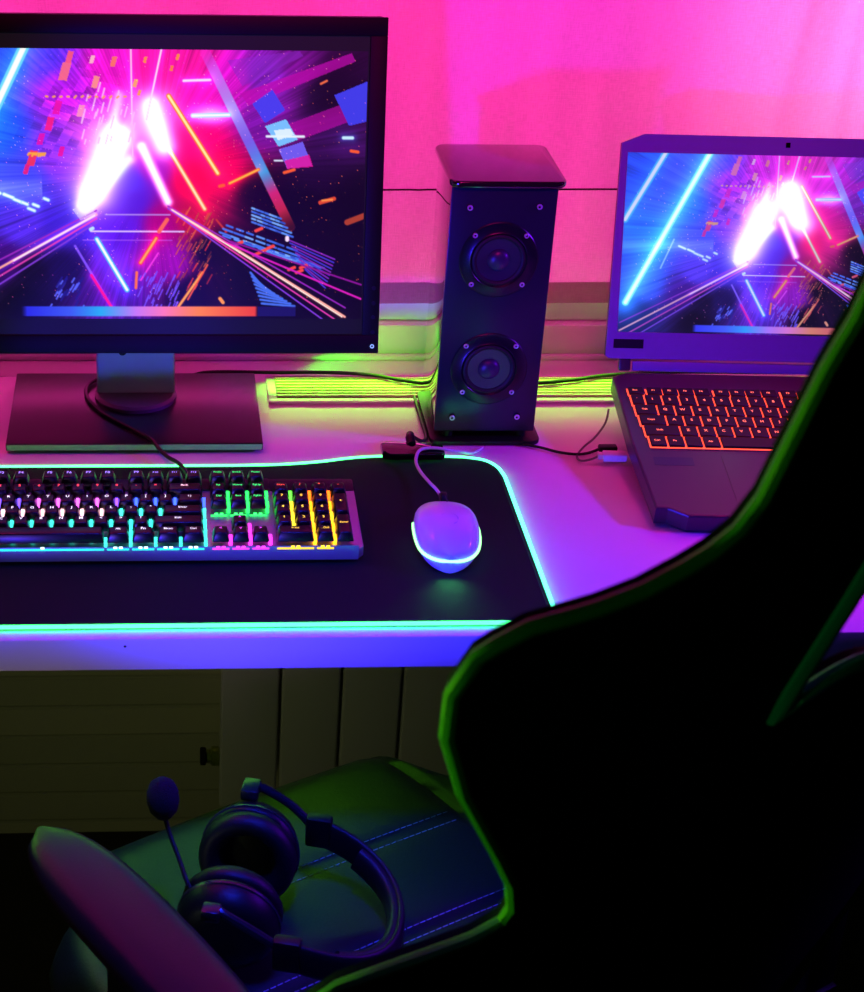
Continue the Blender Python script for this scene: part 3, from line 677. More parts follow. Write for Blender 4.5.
for i in range(5): t.faces.new((v[i], v[(i + 1) % 5], v[5 + (i + 1) % 5], v[5 + i]))
merge(b, t)
obj('case', b, M_keycase, kb, M=KF, label='silver metal tray')
b = NB(); box(b, -.007, XR + .0085, .0918, .1135, .001, .0128, .0015); box(b, -.007, XR - .0758, .0915, .112, .0127, .0145, .001); obj('rear_strip', b, M_keytop, kb, M=KF)
for x in (.03, XR - .03):
    b = NB(); box(b, x - .012, x + .012, .096, .108, -.0098, .0009, .002); obj('riser_foot', b, M_rubber, kb, M=KF)
b = NB(); box(b, .0, XR, -.004, .0, -.0028, .0009, .001); obj('front_foot', b, M_rubber, kb, M=KF)

def lcol(x, row_):
    if x > 18.4:
        if row_ == 4: return (255, 80, 70)
        return (255, 205, 70) if row_ < 3 else (255, 190, 60)
    if x > 15.1: return (60, 245, 120) if row_ > 2 else (230, 70, 230)
    if row_ > 5: return (165, 130, 255)
    if row_ == 4: return (255, 70, 90) if x < 13 else (255, 200, 215)
    return (235, 225, 245)
GL = {}
def glow_mat(c, s):
    if (c, s) not in GL: GL[c, s] = emit('legend_%d_%d_%d' % c, c, s)
    return GL[c, s]
order = [k for k in KEYS] + [('+', 22.0, 1, 2.5), ('Enter', 22.0, 1, .5)]
order.sort(key=lambda k: -k[1])
rest = None
for n, (s, xc, w_, y) in enumerate(order):
    tall = (s in ('+',) and y == 2.5) or (s == 'Enter' and y == .5)
    kw, kd = w_ * U - .0022, (2 * U if tall else U) - .0024
    h = (.0092 if y > 5 else .0085 + .0004 * abs(y - 2))
    t = cap(kw, kd, h, .0195, .0028)
    b = NB(); merge(b, t, 0)
    if s:
        sz = .0052 if len(s) < 3 else .0038
        legend(b, s, 0, .0016 + (U / 2 if tall else 0) * 0, .0195 + h + .00008, sz, 1, kw - .0075)
    b.transform(Matrix.Translation((xc * U, y * U, 0)))
    if n < 98:
        obj('keycap', b, [M_cap, glow_mat(lcol(xc, y), 1.8)], kb, 40, M=KF)
    else:
        if rest is None: rest = NB()
        merge(rest, b)
if rest:
    ro = obj('keycap_run', rest, M_cap, kb, 40, M=KF); ro['kind'] = 'stuff'
# lights under the caps, seen in the gaps
t = NB(); cl = t.loops.layers.float_color.new('glow')
def lite(x0, x1, y0, y1, z0, z1, c, s=1.):
    q = NB(); bmesh.ops.create_cube(q, size=1); vs = {}
    for f in q.faces:
        nf = []
        for v_ in f.verts:
            if v_ not in vs: vs[v_] = t.verts.new(((x0 + x1) / 2 + v_.co.x * (x1 - x0), (y0 + y1) / 2 + v_.co.y * (y1 - y0), (z0 + z1) / 2 + v_.co.z * (z1 - z0)))
            nf.append(vs[v_])
        F = t.faces.new(nf); c_ = lin(c)
        for l in F.loops: l[cl] = (c_[0] * s, c_[1] * s, c_[2] * s, 1)
    q.free()
def gcol(x, y):
    if x > 18.4: return [(255, 170, 20), (255, 190, 30), (255, 150, 20), (255, 110, 20), (255, 60, 30)][int(min(4, max(0, y)))] if x > 19.2 else ((250, 210, 40) if y < 3 else (90, 240, 60))
    if x > 15.0: return (40, 255, 90) if y > 1.5 else (235, 50, 225)
    if y == 3: return (110, 70, 255) if x < 5.5 else ((235, 90, 240) if x < 10 else ((130, 70, 255) if x < 11 else (60, 90, 255)))
    if y == 2: return (255, 190, 205) if x < 10.2 else (60, 235, 205)
    return (50, 235, 205)
for (s, xc, w_, y) in order:
    if y > 5 or xc < 0: continue
    xg = (xc + w_ / 2) * U
    if abs(xc + w_ / 2 - 22.5) > .1 and not (abs(xc + w_ / 2 - 15) < .05 and y < 0):
        if xc > 15: lite(xg - .0016, xg + .0016, y * U - .0042, y * U + .0042, .0126, .0205, gcol(xc, y - .01), 1.5)
        elif y == 0: lite(xg - .0013, xg + .0013, -.0085, .002, .0126, .0195, gcol(xc, 0), 1.4)
        elif y < 4:
            lite(xg - .0014, xg + .0014, y * U + .0062, y * U + .0092, .0126, .0222, gcol(xc, y), 1.6)
            if y == 1: lite(xg - .0014, xg + .0014, y * U - .0105, y * U - .0078, .0126, .0218, gcol(xc, 1), 1.5)
for (s, xc, w_, y) in order:                                     # slivers of light in front of the lowest caps of each block
    if y == 0 or (y == 3 and 15 < xc < 18.3):
        c = (40, 225, 225) if xc < 15 else ((60, 250, 110) if y == 3 else ((235, 60, 235) if xc < 18.4 else (255, 205, 40)))
        n = 1 if w_ > 3 else 2
        for k in range(n):
            dx = (-.0026 if k == 0 else .0026) if n == 2 else 0
            lite(xc * U + dx - .0017, xc * U + dx + .0017, y * U - .0094, y * U - .0082, .0128, .0158, (210, 255, 250) if xc < 15 else c, 1.3)
        lite((xc - w_ / 2) * U + .0014, (xc + w_ / 2) * U - .0014, y * U - .0098, y * U - .0090, .0126, .0142, c, .8)
me = bpy.data.meshes.new('backlight'); t.transform(KF); t.to_mesh(me); t.free()
finish('backlight', me, emit_attr('key_backlight', 2.0), kb, 0, label='rainbow lights between the keycaps')['kind'] = 'stuff'

# ------------------------------------------------------------------ mouse
ms = thing('mouse', 'white computer mouse with a glowing green rim on the desk mat', 'mouse', (.2785, 1.499, PADZ + .0036))
mr = R(-4); MM = Matrix.Translation((.2787, 1.5, PADZ + .0042)) @ Matrix.Rotation(mr, 4, 'Z')
def mouse_w(s):                                                  # half width; s -1 rear .. 1 front
    return .0298 * (1 - abs(s) ** (3.6 if s > 0 else 3.8)) ** .46 * (1 + .05 * math.cos(s * 2.5)) * (1 if s < 0 else 1 - .06 * s)
def mouse_h(s):
    return .012 + .026 * (1 - ((s + .18) / 1.18) ** 2 if s > -.18 else 1 - ((s + .18) / .82) ** 2 * .72) 
t = NB(); rings = []; NS, NK = 40, 28
for i in range(NS + 1):
    s = -math.cos(math.pi * i / NS); s = max(-.999, min(.999, s)); w_, h_ = mouse_w(s), mouse_h(s)
    ring = []
    for k in range(NK):
        a = 2 * math.pi * k / NK; ca, sa = math.cos(a), math.sin(a)
        x = math.copysign(abs(ca) ** (.75 if sa >= 0 else .32), ca) * w_; z = (h_ * .42 + math.copysign(abs(sa) ** .9, sa) * (h_ * .58 if sa > 0 else h_ * .42))
        if sa < 0: x *= 1 - .12 * sa * sa
        ring.append(t.verts.new((x, s * .0585, z)))
    rings.append(ring)
for A, B in zip(rings, rings[1:]):
    for k in range(NK): t.faces.new((A[k], A[(k + 1) % NK], B[(k + 1) % NK], B[k]))
t.faces.new(rings[0]); t.faces.new(rings[-1])
obj('shell', t, M_mouse, ms, 50, M=MM)
rim = []
for i in range(41):
    a = R(200 + 190 * i / 40) if False else R(168 + 214 * i / 40)
    s = math.sin(a); s = max(-.985, min(.985, s)); sg = math.copysign(1, math.cos(a))
    rim.append((sg * (mouse_w(s) + .0004) if abs(s) < .98 else sg * mouse_w(s), s * .0590, mouse_h(max(s, -.6)) * .36 + .001 if s > -.6 else mouse_h(-.6) * .36 + .001))
b = NB(); tube(b, rim, .0014, 8); obj('light_rim', b, emit('mouse_led', (150, 255, 150), 2.6), ms, M=MM, label='glowing pale green rim')
b = NB(); cyl(b, (-.003, .043, .0235), (1, 0, 0), .0085, .006, 24); obj('scroll_wheel', b, M_blackpl, ms, M=MM)
b = NB(); tube(b, [(.0, .034, .0345), (.0, .012, .0386)], .0004, 4); tube(b, [(.0, .0535, .0212), (.0, .051, .024)], .0004, 4); obj('button_seam', b, M_dark, ms, M=MM)
b = NB()
tube(b, [(.0085 * math.cos(R(a)), -.018 + .0095 * math.sin(R(a)), .0376 - .0013 * (math.sin(R(a)) < 0) - .0002) for a in range(-60, 150, 12)], .0005, 4)
obj('emblem', b, mat('emblem_grey', (190, 182, 205), .3), ms, M=MM)
b = NB(); tube(b, smooth_path([(.002, .056, .014), (.001, .062, .016), (0, .068, .0165)], 4), [.0045, .0045, .0042, .004, .0038, .0036, .0033, .003, .0028], 12); obj('strain_relief', b, mat('relief', (60, 50, 90), .5), ms, M=MM)
b = NB(); z = PADZ + .0062
tube(b, smooth_path([(.2838, 1.567, z + .012), (.281, 1.584, z + .012), (.277, 1.608, z + .008), (.2715, 1.637, z + .006), (.270, 1.656, z + .008), (.2755, 1.671, z + .012), (.287, 1.678, z + .0115), (.302, 1.6775, z + .0105), (.314, 1.679, z + .007), (.324, 1.685, z + .003), (.336, 1.694, z - .003), (.35, 1.71, z - .004)], 8), .0017, 10)
obj('cable', b, M_wcable, ms, label='thin white mouse cable')

# ------------------------------------------------------------------ laptop
lp = thing('laptop', 'open gaming laptop with red backlit keys showing a blue neon tunnel', 'laptop', (.67, 1.66, .7503))
ly = R(-3.3); lt = R(8)
rx = Vector((math.cos(ly), math.sin(ly), 0)); fwd = Vector((-math.sin(ly), math.cos(ly), 0)); bk = fwd * math.cos(lt) + Vector((0, 0, math.sin(lt)))
LF = frame((.493, 1.536, .772), rx, bk, rx.cross(bk))            # deck plane: x right, y back, z out of the deck
LW = .357
b = NB(); prism(b, [(.0, .0), (.012, -.0), (.03, -.012), (LW - .03, -.012), (LW - .012, 0), (LW, 0), (LW + .006, .12), (LW + .006, .243), (LW - .01, .252), (.01, .252), (-.006, .243), (-.006, .12)], -.0205, 0, .0022, 2)
obj('base', b, M_lap, lp, 14, M=LF)
b = NB()
for x in (.03, LW - .03): cyl(b, (x, .228, -.0205), (0, 0, -1), .008, .027, 16)
obj('rear_foot', b, M_rubber, lp, M=LF)
b = NB()
for x in (.05, LW - .05): box(b, x - .02, x + .02, .004, .012, -.0212, -.0204)
obj('front_foot', b, M_rubber, lp, M=LF)
b = NB(); prism(b, rrect(.083, .185, .006, .0955, .003, 4), .00005, .00035, .0001, 1); obj('touchpad', b, mat('touchpad', (64, 54, 60), .3, spec=.6), lp, M=LF)
b = NB(); prism(b, rrect(.0115, .0525, .074, .0885, .001, 3), .00005, .00022); obj('deck_sticker', b, M_sticker, lp, M=LF, label='purple sticker on the palm rest')
# keyboard well glows red through the gaps
kx0, ky0 = .0045, .1035
p = .0186; RH = .0196
L = []
L += [('Esc', .0005, .0165)] ; xx = .0215
fr = [('Esc', 0, .016)]; x = .020
for i in range(12):
    fr.append(('F%d' % (i + 1), x, .0158)); x += .0172 + (.0042 if i in (3, 7) else 0)
fr.append(('Del', x + .003, .0158))
def lrow(items, x0=0):
    x = x0; o = []
    for s, w_ in items: o.append((s, x, w_ * p - .0022)); x += w_ * p
    return o
LR = [lrow([('Ctrl', 1), ('Fn', 1), ('', 1), ('Alt', 1), ('', 5), ('Alt', 1), ('Ctrl', 1), ('', 1), ('', 1), ('', 1)], .0075),
      lrow([('Shift', 2.05)] + k1('Z X C V B N M , . /') + [('Shift', 2.2)], .0055),
      lrow([('Caps', 1.55)] + k1('A S D F G H J K L ; [') + [('Enter', 1.9)], .0035),
      lrow([('Tab', 1.3)] + k1('Q W E R T Y U I O P [ ]') + [('Enter', 1.2)], .002),
      lrow([('`', .8)] + k1('1 2 3 4 5 6 7 8 9 0 - =') + [('Bksp', 1.6)], .001), fr]
b = NB()
for ri, rw in enumerate(LR):
    y0 = ky0 + .0012 + ri * RH
    for (q, x, w_) in rw:
        if kx0 + x + w_ <= .353: box(b, kx0 + x - .0001, kx0 + x + w_ + .0023, y0, y0 + (RH - .0001 if ri < 5 else .0145), .00003, .0003)
obj('key_backlight', b, emit('red_backlight', (255, 76, 52), 2.1), lp, M=LF, label='red light under the keys')
M_lleg = emit('red_legend', (255, 110, 85), 2.2)
for ri, rw in enumerate(LR):
    y0 = ky0 + .0022 + ri * RH; d = RH - .0022 if ri < 5 else .0128
    for (s, x, w_) in rw:
        if kx0 + x + w_ > .353: continue
        b = NB(); box(b, 0, w_, 0, d, .0006, .0036, .0005, 1, 0)
        if s: legend(b, s, w_ * .42, d * .42, .00366, .0056 if len(s) == 1 else .004, 1, w_ * .7)
        b.transform(Matrix.Translation((kx0 + x + .0012, y0, 0)))
        obj('keycap', b, [M_lapkey, M_lleg], lp, 40, M=LF)
# lid
lid_t = R(17.5); lup = fwd * math.sin(lid_t) + Vector((0, 0, math.cos(lid_t)))
DF = frame((.4935, 1.79, .8215), rx, lup, rx.cross(lup))         # x right, y up the lid, z towards the user
LL = .367
lo = [(0, .003), (.004, 0), (LL - .004, 0), (LL, .003), (LL - .004, .2325), (LL - .028, .2425), (.029, .2425), (.0046, .2325)]
b = NB(); prism(b, lo, -.0075, -.0012, .0012, 2); obj('lid', b, M_lap, lp, M=DF)
sx0, sx1, sy0, sy1 = .0115, .3555, .0293, .2228
def ring_prism(bm, outer, x0, x1, y0, y1, z0, z1):
    for P in ([outer[0], outer[1], outer[2], outer[3], (x1, y0), (x0, y0)], [outer[3], outer[4], (x1, y1), (x1, y0)], [outer[4], outer[5], outer[6], outer[7], (x0, y1), (x1, y1)], [outer[7], outer[0], (x0, y0), (x0, y1)]): prism(bm, P, z0, z1)
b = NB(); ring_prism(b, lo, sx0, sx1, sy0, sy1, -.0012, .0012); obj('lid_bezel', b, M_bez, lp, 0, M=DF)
screen_mesh('screen', DF @ Matrix.Translation((0, 0, -.0004)), sx0, sx1, sy0, sy1, 460, 259, 1.0, None, lp, M_lscreen)
b = NB(); box(b, LL / 2 - .0025, LL / 2 + .0025, .2313, .2368, .0012, .0016, .0002); obj('webcam', b, M_screenoff, lp, M=DF)
b = NB(); box(b, .008, .041, .0115, .0215, .00122, .00145); obj('bezel_sticker', b, mat('dark_sticker', (16, 14, 34), .4), lp, M=DF)
b = NB(); box(b, .0305, LL - .0305, -.0135, -.0025, -.004, .0005, .001); obj('hinge_cover', b, M_bez, lp, M=DF)
for x in (.016, LL - .03):
    b = NB(); box(b, x, x + .013, -.014, .003, -.008, -.001, .002); obj('hinge', b, M_lap, lp, M=DF)

# ------------------------------------------------------------------ cables on the desk
def cable(name, pts, r, m, label, cat='cable', n=8, flat=False):
    b = NB(); tube(b, smooth_path(pts, n), r, 8); return tag(obj(name, b, m), label, cat)
z = .7528
cable('power_cable', [(-.30, 1.925, .7405), (-.10, 1.915, .7405), (.02, 1.9125, .7425), (.055, 1.905, .7528), (.085, 1.8955, .7582), (.132, 1.8935, .7582), (.20, 1.893, .7582), (.247, 1.886, .7582), (.28, 1.872, .7582), (.305, 1.863, .7582), (.323, 1.8655, .7582), (.345, 1.869, .7582), (.40, 1.862, .7582), (.442, 1.8635, .7582), (.484, 1.872, .7582), (.524, 1.884, .7582), (.6, 1.893, .7582), (.75, 1.89, .7582)], .0022, M_cable, 'black cable lying along the glowing vent grille behind the speaker')
cable('monitor_cable', [(-.02, 1.879, .7648), (-.055, 1.869, .7648), (-.0755, 1.846, .7648), (-.0765, 1.814, .7648), (-.063, 1.780, .7648), (-.048, 1.758, .7648), (-.012, 1.716, .7648), (-.004, 1.7045, .7648), (.003, 1.694, .7600), (.012, 1.678, .7585), (.022, 1.664, .7590), (.030, 1.645, .7585), (.036, 1.610, .7585)], .0022, M_cable, 'black cable running from the monitor neck over its base to the keyboard')
cable('speaker_cable', [(.394, 1.7158, z), (.412, 1.7085, z), (.430, 1.697, z), (.448, 1.692, z), (.462, 1.695, z), (.4745, 1.6995, .7553)], .0016, M_cable, 'thin black cable lying from the speaker base to the laptop side')
cable('controller_cable', [(.2715, 1.7165, PADZ + .0145), (.2725, 1.724, PADZ + .011), (.2785, 1.7245, .7565), (.2865, 1.724, .7530), (.2922, 1.735, .7526), (.2925, 1.77, .7526), (.2925, 1.85, .7526)], .0022, M_cable, 'short black cable from the desk mat controller past the speaker')
ub = thing('usb_cable', 'white plugged cable with a loose loop beside the laptop', 'cable', (.475, 1.69, .7503))
ULP = LF @ Vector((-.0075, .150, -.011))
b = NB(); box(b, -.034, -.009, -.0065, .0065, -.004, .004, .0015, 2, M=Matrix.Translation((.5065, 1.6745, .7585)) @ Matrix.Rotation(R(-3.3), 4, 'Z')); obj('plug', b, M_wcable, ub, label='white plug')
b = NB(); box(b, -.0395, -.0342, -.0042, .0042, -.003, .003, .001, 2, M=Matrix.Translation((.5065, 1.6745, .7585)) @ Matrix.Rotation(R(-3.3), 4, 'Z')); obj('strain_relief', b, M_wcable, ub)
b = NB(); tube(b, smooth_path([(.4685, 1.6768, .7582), (.459, 1.6745, .7552), (.450, 1.6785, .7520), (.4485, 1.690, .7518), (.4585, 1.7035, .7560), (.474, 1.722, .7575), (.492, 1.752, .7605), (.5005, 1.775, .766)], 8), .0012, 8); obj('cord', b, mat('grey_cord', (120, 112, 125), .5), ub)
b = NB(); box(b, .4735, .4935, 1.6952, 1.7048, .7522, .7592, .0018, 2); tag(obj('usb_plug', b, M_blackpl), 'black plug lying by the laptop side just behind the white plug', 'plug')

# ------------------------------------------------------------------ gaming chair
ca = R(29); cr = R(15); cc = .06
h_ = Vector((-math.sin(ca), math.cos(ca), 0)); rt = Vector((math.cos(ca), math.sin(ca), 0)); cup = -h_ * math.sin(cr) + Vector((0, 0, 1)) * math.cos(cr)
cn = h_ * math.cos(cr) + Vector((0, 0, math.sin(cr)))             # out of the front of the backrest
CP = Vector((.28, .95, .5)) + rt * cc
BF = frame(CP, rt, cup, cn)                                      # s, t, w
SF2 = frame(CP, rt, h_, (0, 0, 1))                               # seat: s right, y forward, z above .5
sc_c = CP + h_ * .26
ch = thing('gaming_chair', 'black gaming chair with green piping turned towards the desk, seen from behind', 'chair', (sc_c.x, sc_c.y, 0))
prof = [(1.045, .04), (1.035, .085), (1.01, .115), (.97, .129), (.92, .132), (.8311, .1301), (.8009, .1344), (.7578, .1361), (.7215, .1377), (.7020, .1440), (.6885, .1560), (.6708, .1810), (.6597, .2100), (.6509, .2440), (.6400, .2590), (.6321, .2669), (.6065, .2738), (.5732, .2687), (.523, .2476), (.4577, .2097), (.4300, .1945), (.4050, .1865), (.3900, .1895), (.3780, .2060), (.3687, .2324), (.3580, .2600), (.3473, .2832), (.325, .300), (.29, .306), (.22, .303), (.15, .292), (.08, .272), (.03, .255), (.0, .235), (-.015, .20)]
def Wt(t):
    for (t1, w1), (t0, w0) in zip(prof, prof[1:]):
        if t0 <= t <= t1: return w0 + (w1 - w0) * (t - t0) / (t1 - t0)
    return prof[0][1] if t > 1 else prof[-1][1]
ts = []
for (t1, w1), (t0, w0) in zip(prof, prof[1:]):
    n = max(1, int(round(math.hypot(t1 - t0, w1 - w0) / .02)))
    ts += [t1 + (t0 - t1) * k / n for k in range(n)]
ts.append(prof[-1][0])
HB, HT = .537, .668                                              # opening behind the neck
def hole_g(t): return .051 - .015 * min(1, max(0, (t - HB) / (.107)))
ts = [t for t in ts if abs(t - HB) > .004 and abs(t - HT) > .004] + [HB, HT]; ts.sort(reverse=True)
def arch(s, t):                                                  # lift the sill of the opening towards its middle
    return t + (.024 * (1 - (s / .051) ** 2) * math.exp(-((t - HB) / .03) ** 2) if abs(s) < .051 else 0)
def wrear(s, t): return .05 * (s / .3) ** 2
def edge_dist(s, t):
    P = [(w_, t_) for t_, w_ in prof]; best = 9
    for A, B in zip([(0, prof[0][0])] + P, P + [(0, prof[-1][0])]):
        dx, dy = B[0] - A[0], B[1] - A[1]; k = max(0, min(1, ((abs(s) - A[0]) * dx + (t - A[1]) * dy) / (dx * dx + dy * dy + 1e-12)))
        best = min(best, math.hypot(abs(s) - A[0] - k * dx, t - A[1] - k * dy))
    return best
def hole_dist(s, t):
    t = min(max(t, .3), .8); dx = max(0, abs(s) - hole_g(t)); dy = max(0, HB - t, t - HT)
    return math.hypot(dx, dy)
def thick(s, t, w_):
    e = edge_dist(s, t); base = .055
    return min(base, .012 + .42 * e, .010 + .42 * hole_dist(s, t))
NA, NC = 12, 10
t_ = NB(); G = {}
for i, t in enumerate(ts):
    w_ = Wt(t); g = min(hole_g(t) if HB - 1e-6 <= t <= HT + 1e-6 else (.051 if t < HB else .034), w_ * .6)
    S = [-w_ + (w_ - g) * (1 - (1 - k / NA) ** 1.6) for k in range(NA)] + [-g + 2 * g * k / NC for k in range(NC)] + [g + (w_ - g) * (k / NA) ** 1.6 for k in range(NA + 1)]
    for j, s in enumerate(S):
        tt = arch(s, t) if t <= HT else t
        G[0, i, j] = t_.verts.new(BF @ Vector((s, tt, wrear(s, t) + (.010 * (1 - abs(s) / w_) ** .5 if False else 0))))
        G[1, i, j] = t_.verts.new(BF @ Vector((s * .985, tt, wrear(s, t) + thick(s, t, w_))))
nj = NA * 2 + NC + 1
def cell_in(i, j):
    if not (0 <= i < len(ts) - 1 and 0 <= j < nj - 1): return False
    tm = (ts[i] + ts[i + 1]) / 2
    return not (HB < tm < HT and NA <= j < NA + NC)
for i in range(len(ts) - 1):
    for j in range(nj - 1):
        if not cell_in(i, j): continue
        t_.faces.new((G[0, i, j], G[0, i, j + 1], G[0, i + 1, j + 1], G[0, i + 1, j])); t_.faces.new((G[1, i, j], G[1, i + 1, j], G[1, i + 1, j + 1], G[1, i, j + 1]))
        for (di, dj, a, c) in ((-1, 0, (i, j), (i, j + 1)), (1, 0, (i + 1, j), (i + 1, j + 1)), (0, -1, (i, j), (i + 1, j)), (0, 1, (i, j + 1), (i + 1, j + 1))):
            if not cell_in(i + di, j + dj): t_.faces.new((G[0, a[0], a[1]], G[0, c[0], c[1]], G[1, c[0], c[1]], G[1, a[0], a[1]]))
obj('backrest', t_, M_leathb, ch, 50)
for sg in (-1, 1):                                               # piping along the rear seam, one run per side
    P = [BF @ Vector((sg * Wt(t), t, wrear(Wt(t), t) + .002)) for t in ts]
    b = NB(); tube(b, P, .0046, 8); obj('piping', b, M_pip, ch, label='green piping along the edge of the backrest')
b = NB(); P = []
for t in np.linspace(HT, HB, 8): P.append((-hole_g(t), t))
for s in np.linspace(-.051, .051, 9)[1:-1]: P.append((s, arch(s, HB)))
for t in np.linspace(HB, HT, 8): P.append((hole_g(t), t))
for s in np.linspace(.034, -.034, 6)[1:-1]: P.append((s, HT))
tube(b, [BF @ Vector((s, t, wrear(s, t) - .001)) for s, t in P], .0075, 8, True, flat=(cn, .6)); obj('opening_trim', b, mat('green_trim', (50, 190, 110), .3), ch, label='green trim round the opening')
# seat
def seat_z(s, y):
    a = abs(s); z = .0
    z += .024 * (1 - min(1, max(0, y / .42))) * math.exp(-((a - .225) / .03) ** 2) - (.05 * max(0, (a - .235) / .035) ** 2)
    f = max(0, (y - .495) / .035); z -= .018 * f * f
    z -= .006 * math.exp(-((a - .178) / .006) ** 2)
    z -= .004 * sum(math.exp(-((y - q) / .006) ** 2) for q in (.389, .269)) * (a < .178)
    z += .006 * math.cos(s / .17 * 1.2) * (a < .18)
    return z
t_ = NB(); NX, NY = 60, 60; G = {}
for i in range(NX + 1):
    for j in range(NY + 1):
        y = -.01 + .54 * j / NY; hwid = .27 - .02 * max(0, (y - .40) / .107) ** 2
        s = -hwid + 2 * hwid * i / NX
        q_ = min(1, max(0, (abs(s) - .165) / .05)); yy = y - .065 * q_ * q_ * (3 - 2 * q_) * max(0, y / .5)
        G[0, i, j] = t_.verts.new(SF2 @ Vector((s, yy, seat_z(s / hwid * .27, y)))); G[1, i, j] = t_.verts.new(SF2 @ Vector((s * .97, yy * .985, -.085)))
for k in (0, 1):
    for i in range(NX):
        for j in range(NY): t_.faces.new((G[k, i, j], G[k, i + 1, j], G[k, i + 1, j + 1], G[k, i, j + 1]))
for i in range(NX):
    for j in (0, NY): t_.faces.new((G[0, i, j], G[0, i + 1, j], G[1, i + 1, j], G[1, i, j]))
for j in range(NY):
    for i in (0, NX): t_.faces.new((G[0, i, j], G[0, i, j + 1], G[1, i, j + 1], G[1, i, j]))
obj('seat', t_, M_leathn, ch, 60)
b = NB()
for y in (.3965, .3820, .2765, .2620):
    n = 46
    for k in range(n):
        s0 = -.168 + .336 * k / n; s1 = s0 + .0052
        tube(b, [SF2 @ Vector((s0, y, seat_z(s0, y) + .0004)), SF2 @ Vector((s1, y, seat_z(s1, y) + .0004))], .00055, 4)
obj('stitching', b, M_stitch, ch, label='pale double stitching across the seat')['kind'] = 'stuff'
# arms
for sg in (-1, 1):
    cx = -.263 if sg < 0 else .345
    b = NB(); y0 = .232 if sg < 0 else .10
    AM = SF2 @ Matrix.Translation((cx, y0, .157)) @ Matrix.Rotation(R(3.5 if sg < 0 else 0), 4, 'Z')
    t_ = NB(); rings = []
    for i in range(25):
        q = -1 + 2 * i / 24; q = max(-.998, min(.998, q)); w_ = .036 * (1 - abs(q) ** 3.2) ** (1 / 2.1) + .001; ring = []
        for k in range(20):
            a = 2 * math.pi * k / 20; ca_, sa_ = math.cos(a), math.sin(a)
            ring.append(t_.verts.new((math.copysign(abs(ca_) ** .6, ca_) * w_, q * .165, math.copysign(abs(sa_) ** .8, sa_) * .015 * (1 - .5 * q ** 4) - .004 * q * q)))
        rings.append(ring)
    for A, B in zip(rings, rings[1:]):
        for k in range(20): t_.faces.new((A[k], A[(k + 1) % 20], B[(k + 1) % 20], B[k]))
    t_.faces.new(rings[0]); t_.faces.new(rings[-1])
    ap = obj('armrest', t_, M_armpad, ch, 50, M=AM)
    b = NB(); box(b, -.02, .02, -.035, .03, -.21, -.0145, .006, 2); box(b, -.02 if sg > 0 else -.02, .02, -.04, .035, -.262, -.205, .004, 2); box(b, *((-.03, .16) if sg < 0 else (-.20, .03)), -.035, .03, -.262, -.246, .003, 2)
    obj('armrest_post', b, M_blackpl, ap, M=AM)
# underside: mechanism, gas lift, star base, casters
b = NB(); box(b, -.12, .12, .12, .40, -.135, -.0855, .01, 2); obj('tilt_mechanism', b, M_blackpl, ch, M=SF2)
b = NB(); tube(b, [(sc_c.x, sc_c.y, .368), (sc_c.x, sc_c.y, .22)], .016, 18); tube(b, [(sc_c.x, sc_c.y, .24), (sc_c.x, sc_c.y, .09)], .027, 18); obj('gas_lift', b, M_blackpl, ch)
b = NB(); cyl(b, (sc_c.x, sc_c.y, .07), (0, 0, 1), .045, .055, 24)
feet = []
for k in range(5):
    a = R(29 + 90 + 36 + 72 * k); d = Vector((math.cos(a), math.sin(a), 0)); e = Vector((sc_c.x, sc_c.y, 0)) + d * .26; feet.append((e, d))
    tube(b, [Vector((sc_c.x, sc_c.y, .1)) + d * .03, e + Vector((0, 0, .078))], [.026, .017], 10)
obj('star_base', b, M_blackpl, ch)
for e, d in feet:
    b = NB(); s_ = Vector((-d.y, d.x, 0))
    for sg in (-1, 1): cyl(b, e + s_ * (sg * .006) + Vector((0, 0, .0285)), s_ * sg, .028, .016, 22)
    cyl(b, e + Vector((0, 0, .03)), (0, 0, 1), .0055, .05, 10); obj('caster', b, M_rubber, ch)
b = NB(); box(b, -.05, .05, -.03, .14, -.105, -.086, .006, 2, M=SF2); box(b, -.05, .05, -.055, -.03, -.10, .12, .006, 2, M=SF2); obj('back_bracket', b, M_blackpl, ch)

# ------------------------------------------------------------------ headset on the seat
hs = thing('headset', 'black gaming headset with boom microphone lying on the chair seat', 'headset', (.1, 1.27, .505))
ha = R(-14)
hx = Vector((math.cos(ha), math.sin(ha), 0)); hy = Vector((-math.sin(ha), math.cos(ha), 0))
HF = frame((.072, 1.240, .5095), hx, hy, (0, 0, 1))             # x towards the crown of the headband, y from the near cup to the far cup
for sg, yc in ((1, .040), (-1, -.040)):
    CM = HF @ Matrix.Translation((0, yc, .047)) @ Matrix.Rotation(R(-8 * sg), 4, 'X') @ Matrix.Rotation(R(90), 4, 'X') @ Matrix.Diagonal((1.0, 1, -sg, 1)) @ Matrix.Diagonal((.98, 1.02, 1, 1))   # local z points outward
    b = NB(); lathe(b, [(0, .034), (.022, .0335), (.036, .030), (.0425, .022), (.0455, .012), (.0455, .004), (.043, .001), (0, .001)], 44); ec = obj('ear_cup', b, M_blackpl, hs, 50, M=CM)
    b = NB(); lathe(b, [(.022, .0005), (.026, -.012), (.033, -.0185), (.041, -.017), (.0455, -.010), (.0455, -.003), (.042, .0005), (.022, .0005)], 44); obj('ear_cushion', b, M_leath, ec, 60, M=CM)
    b = NB(); lathe(b, [(.0440, .0045), (.0468, .0060), (.0468, .0085), (.0440, .0100), (.0440, .0045)], 44); obj('cup_ring', b, mat('cup_ring', (40, 40, 46), .25, spec=.8), ec, 60, M=CM)
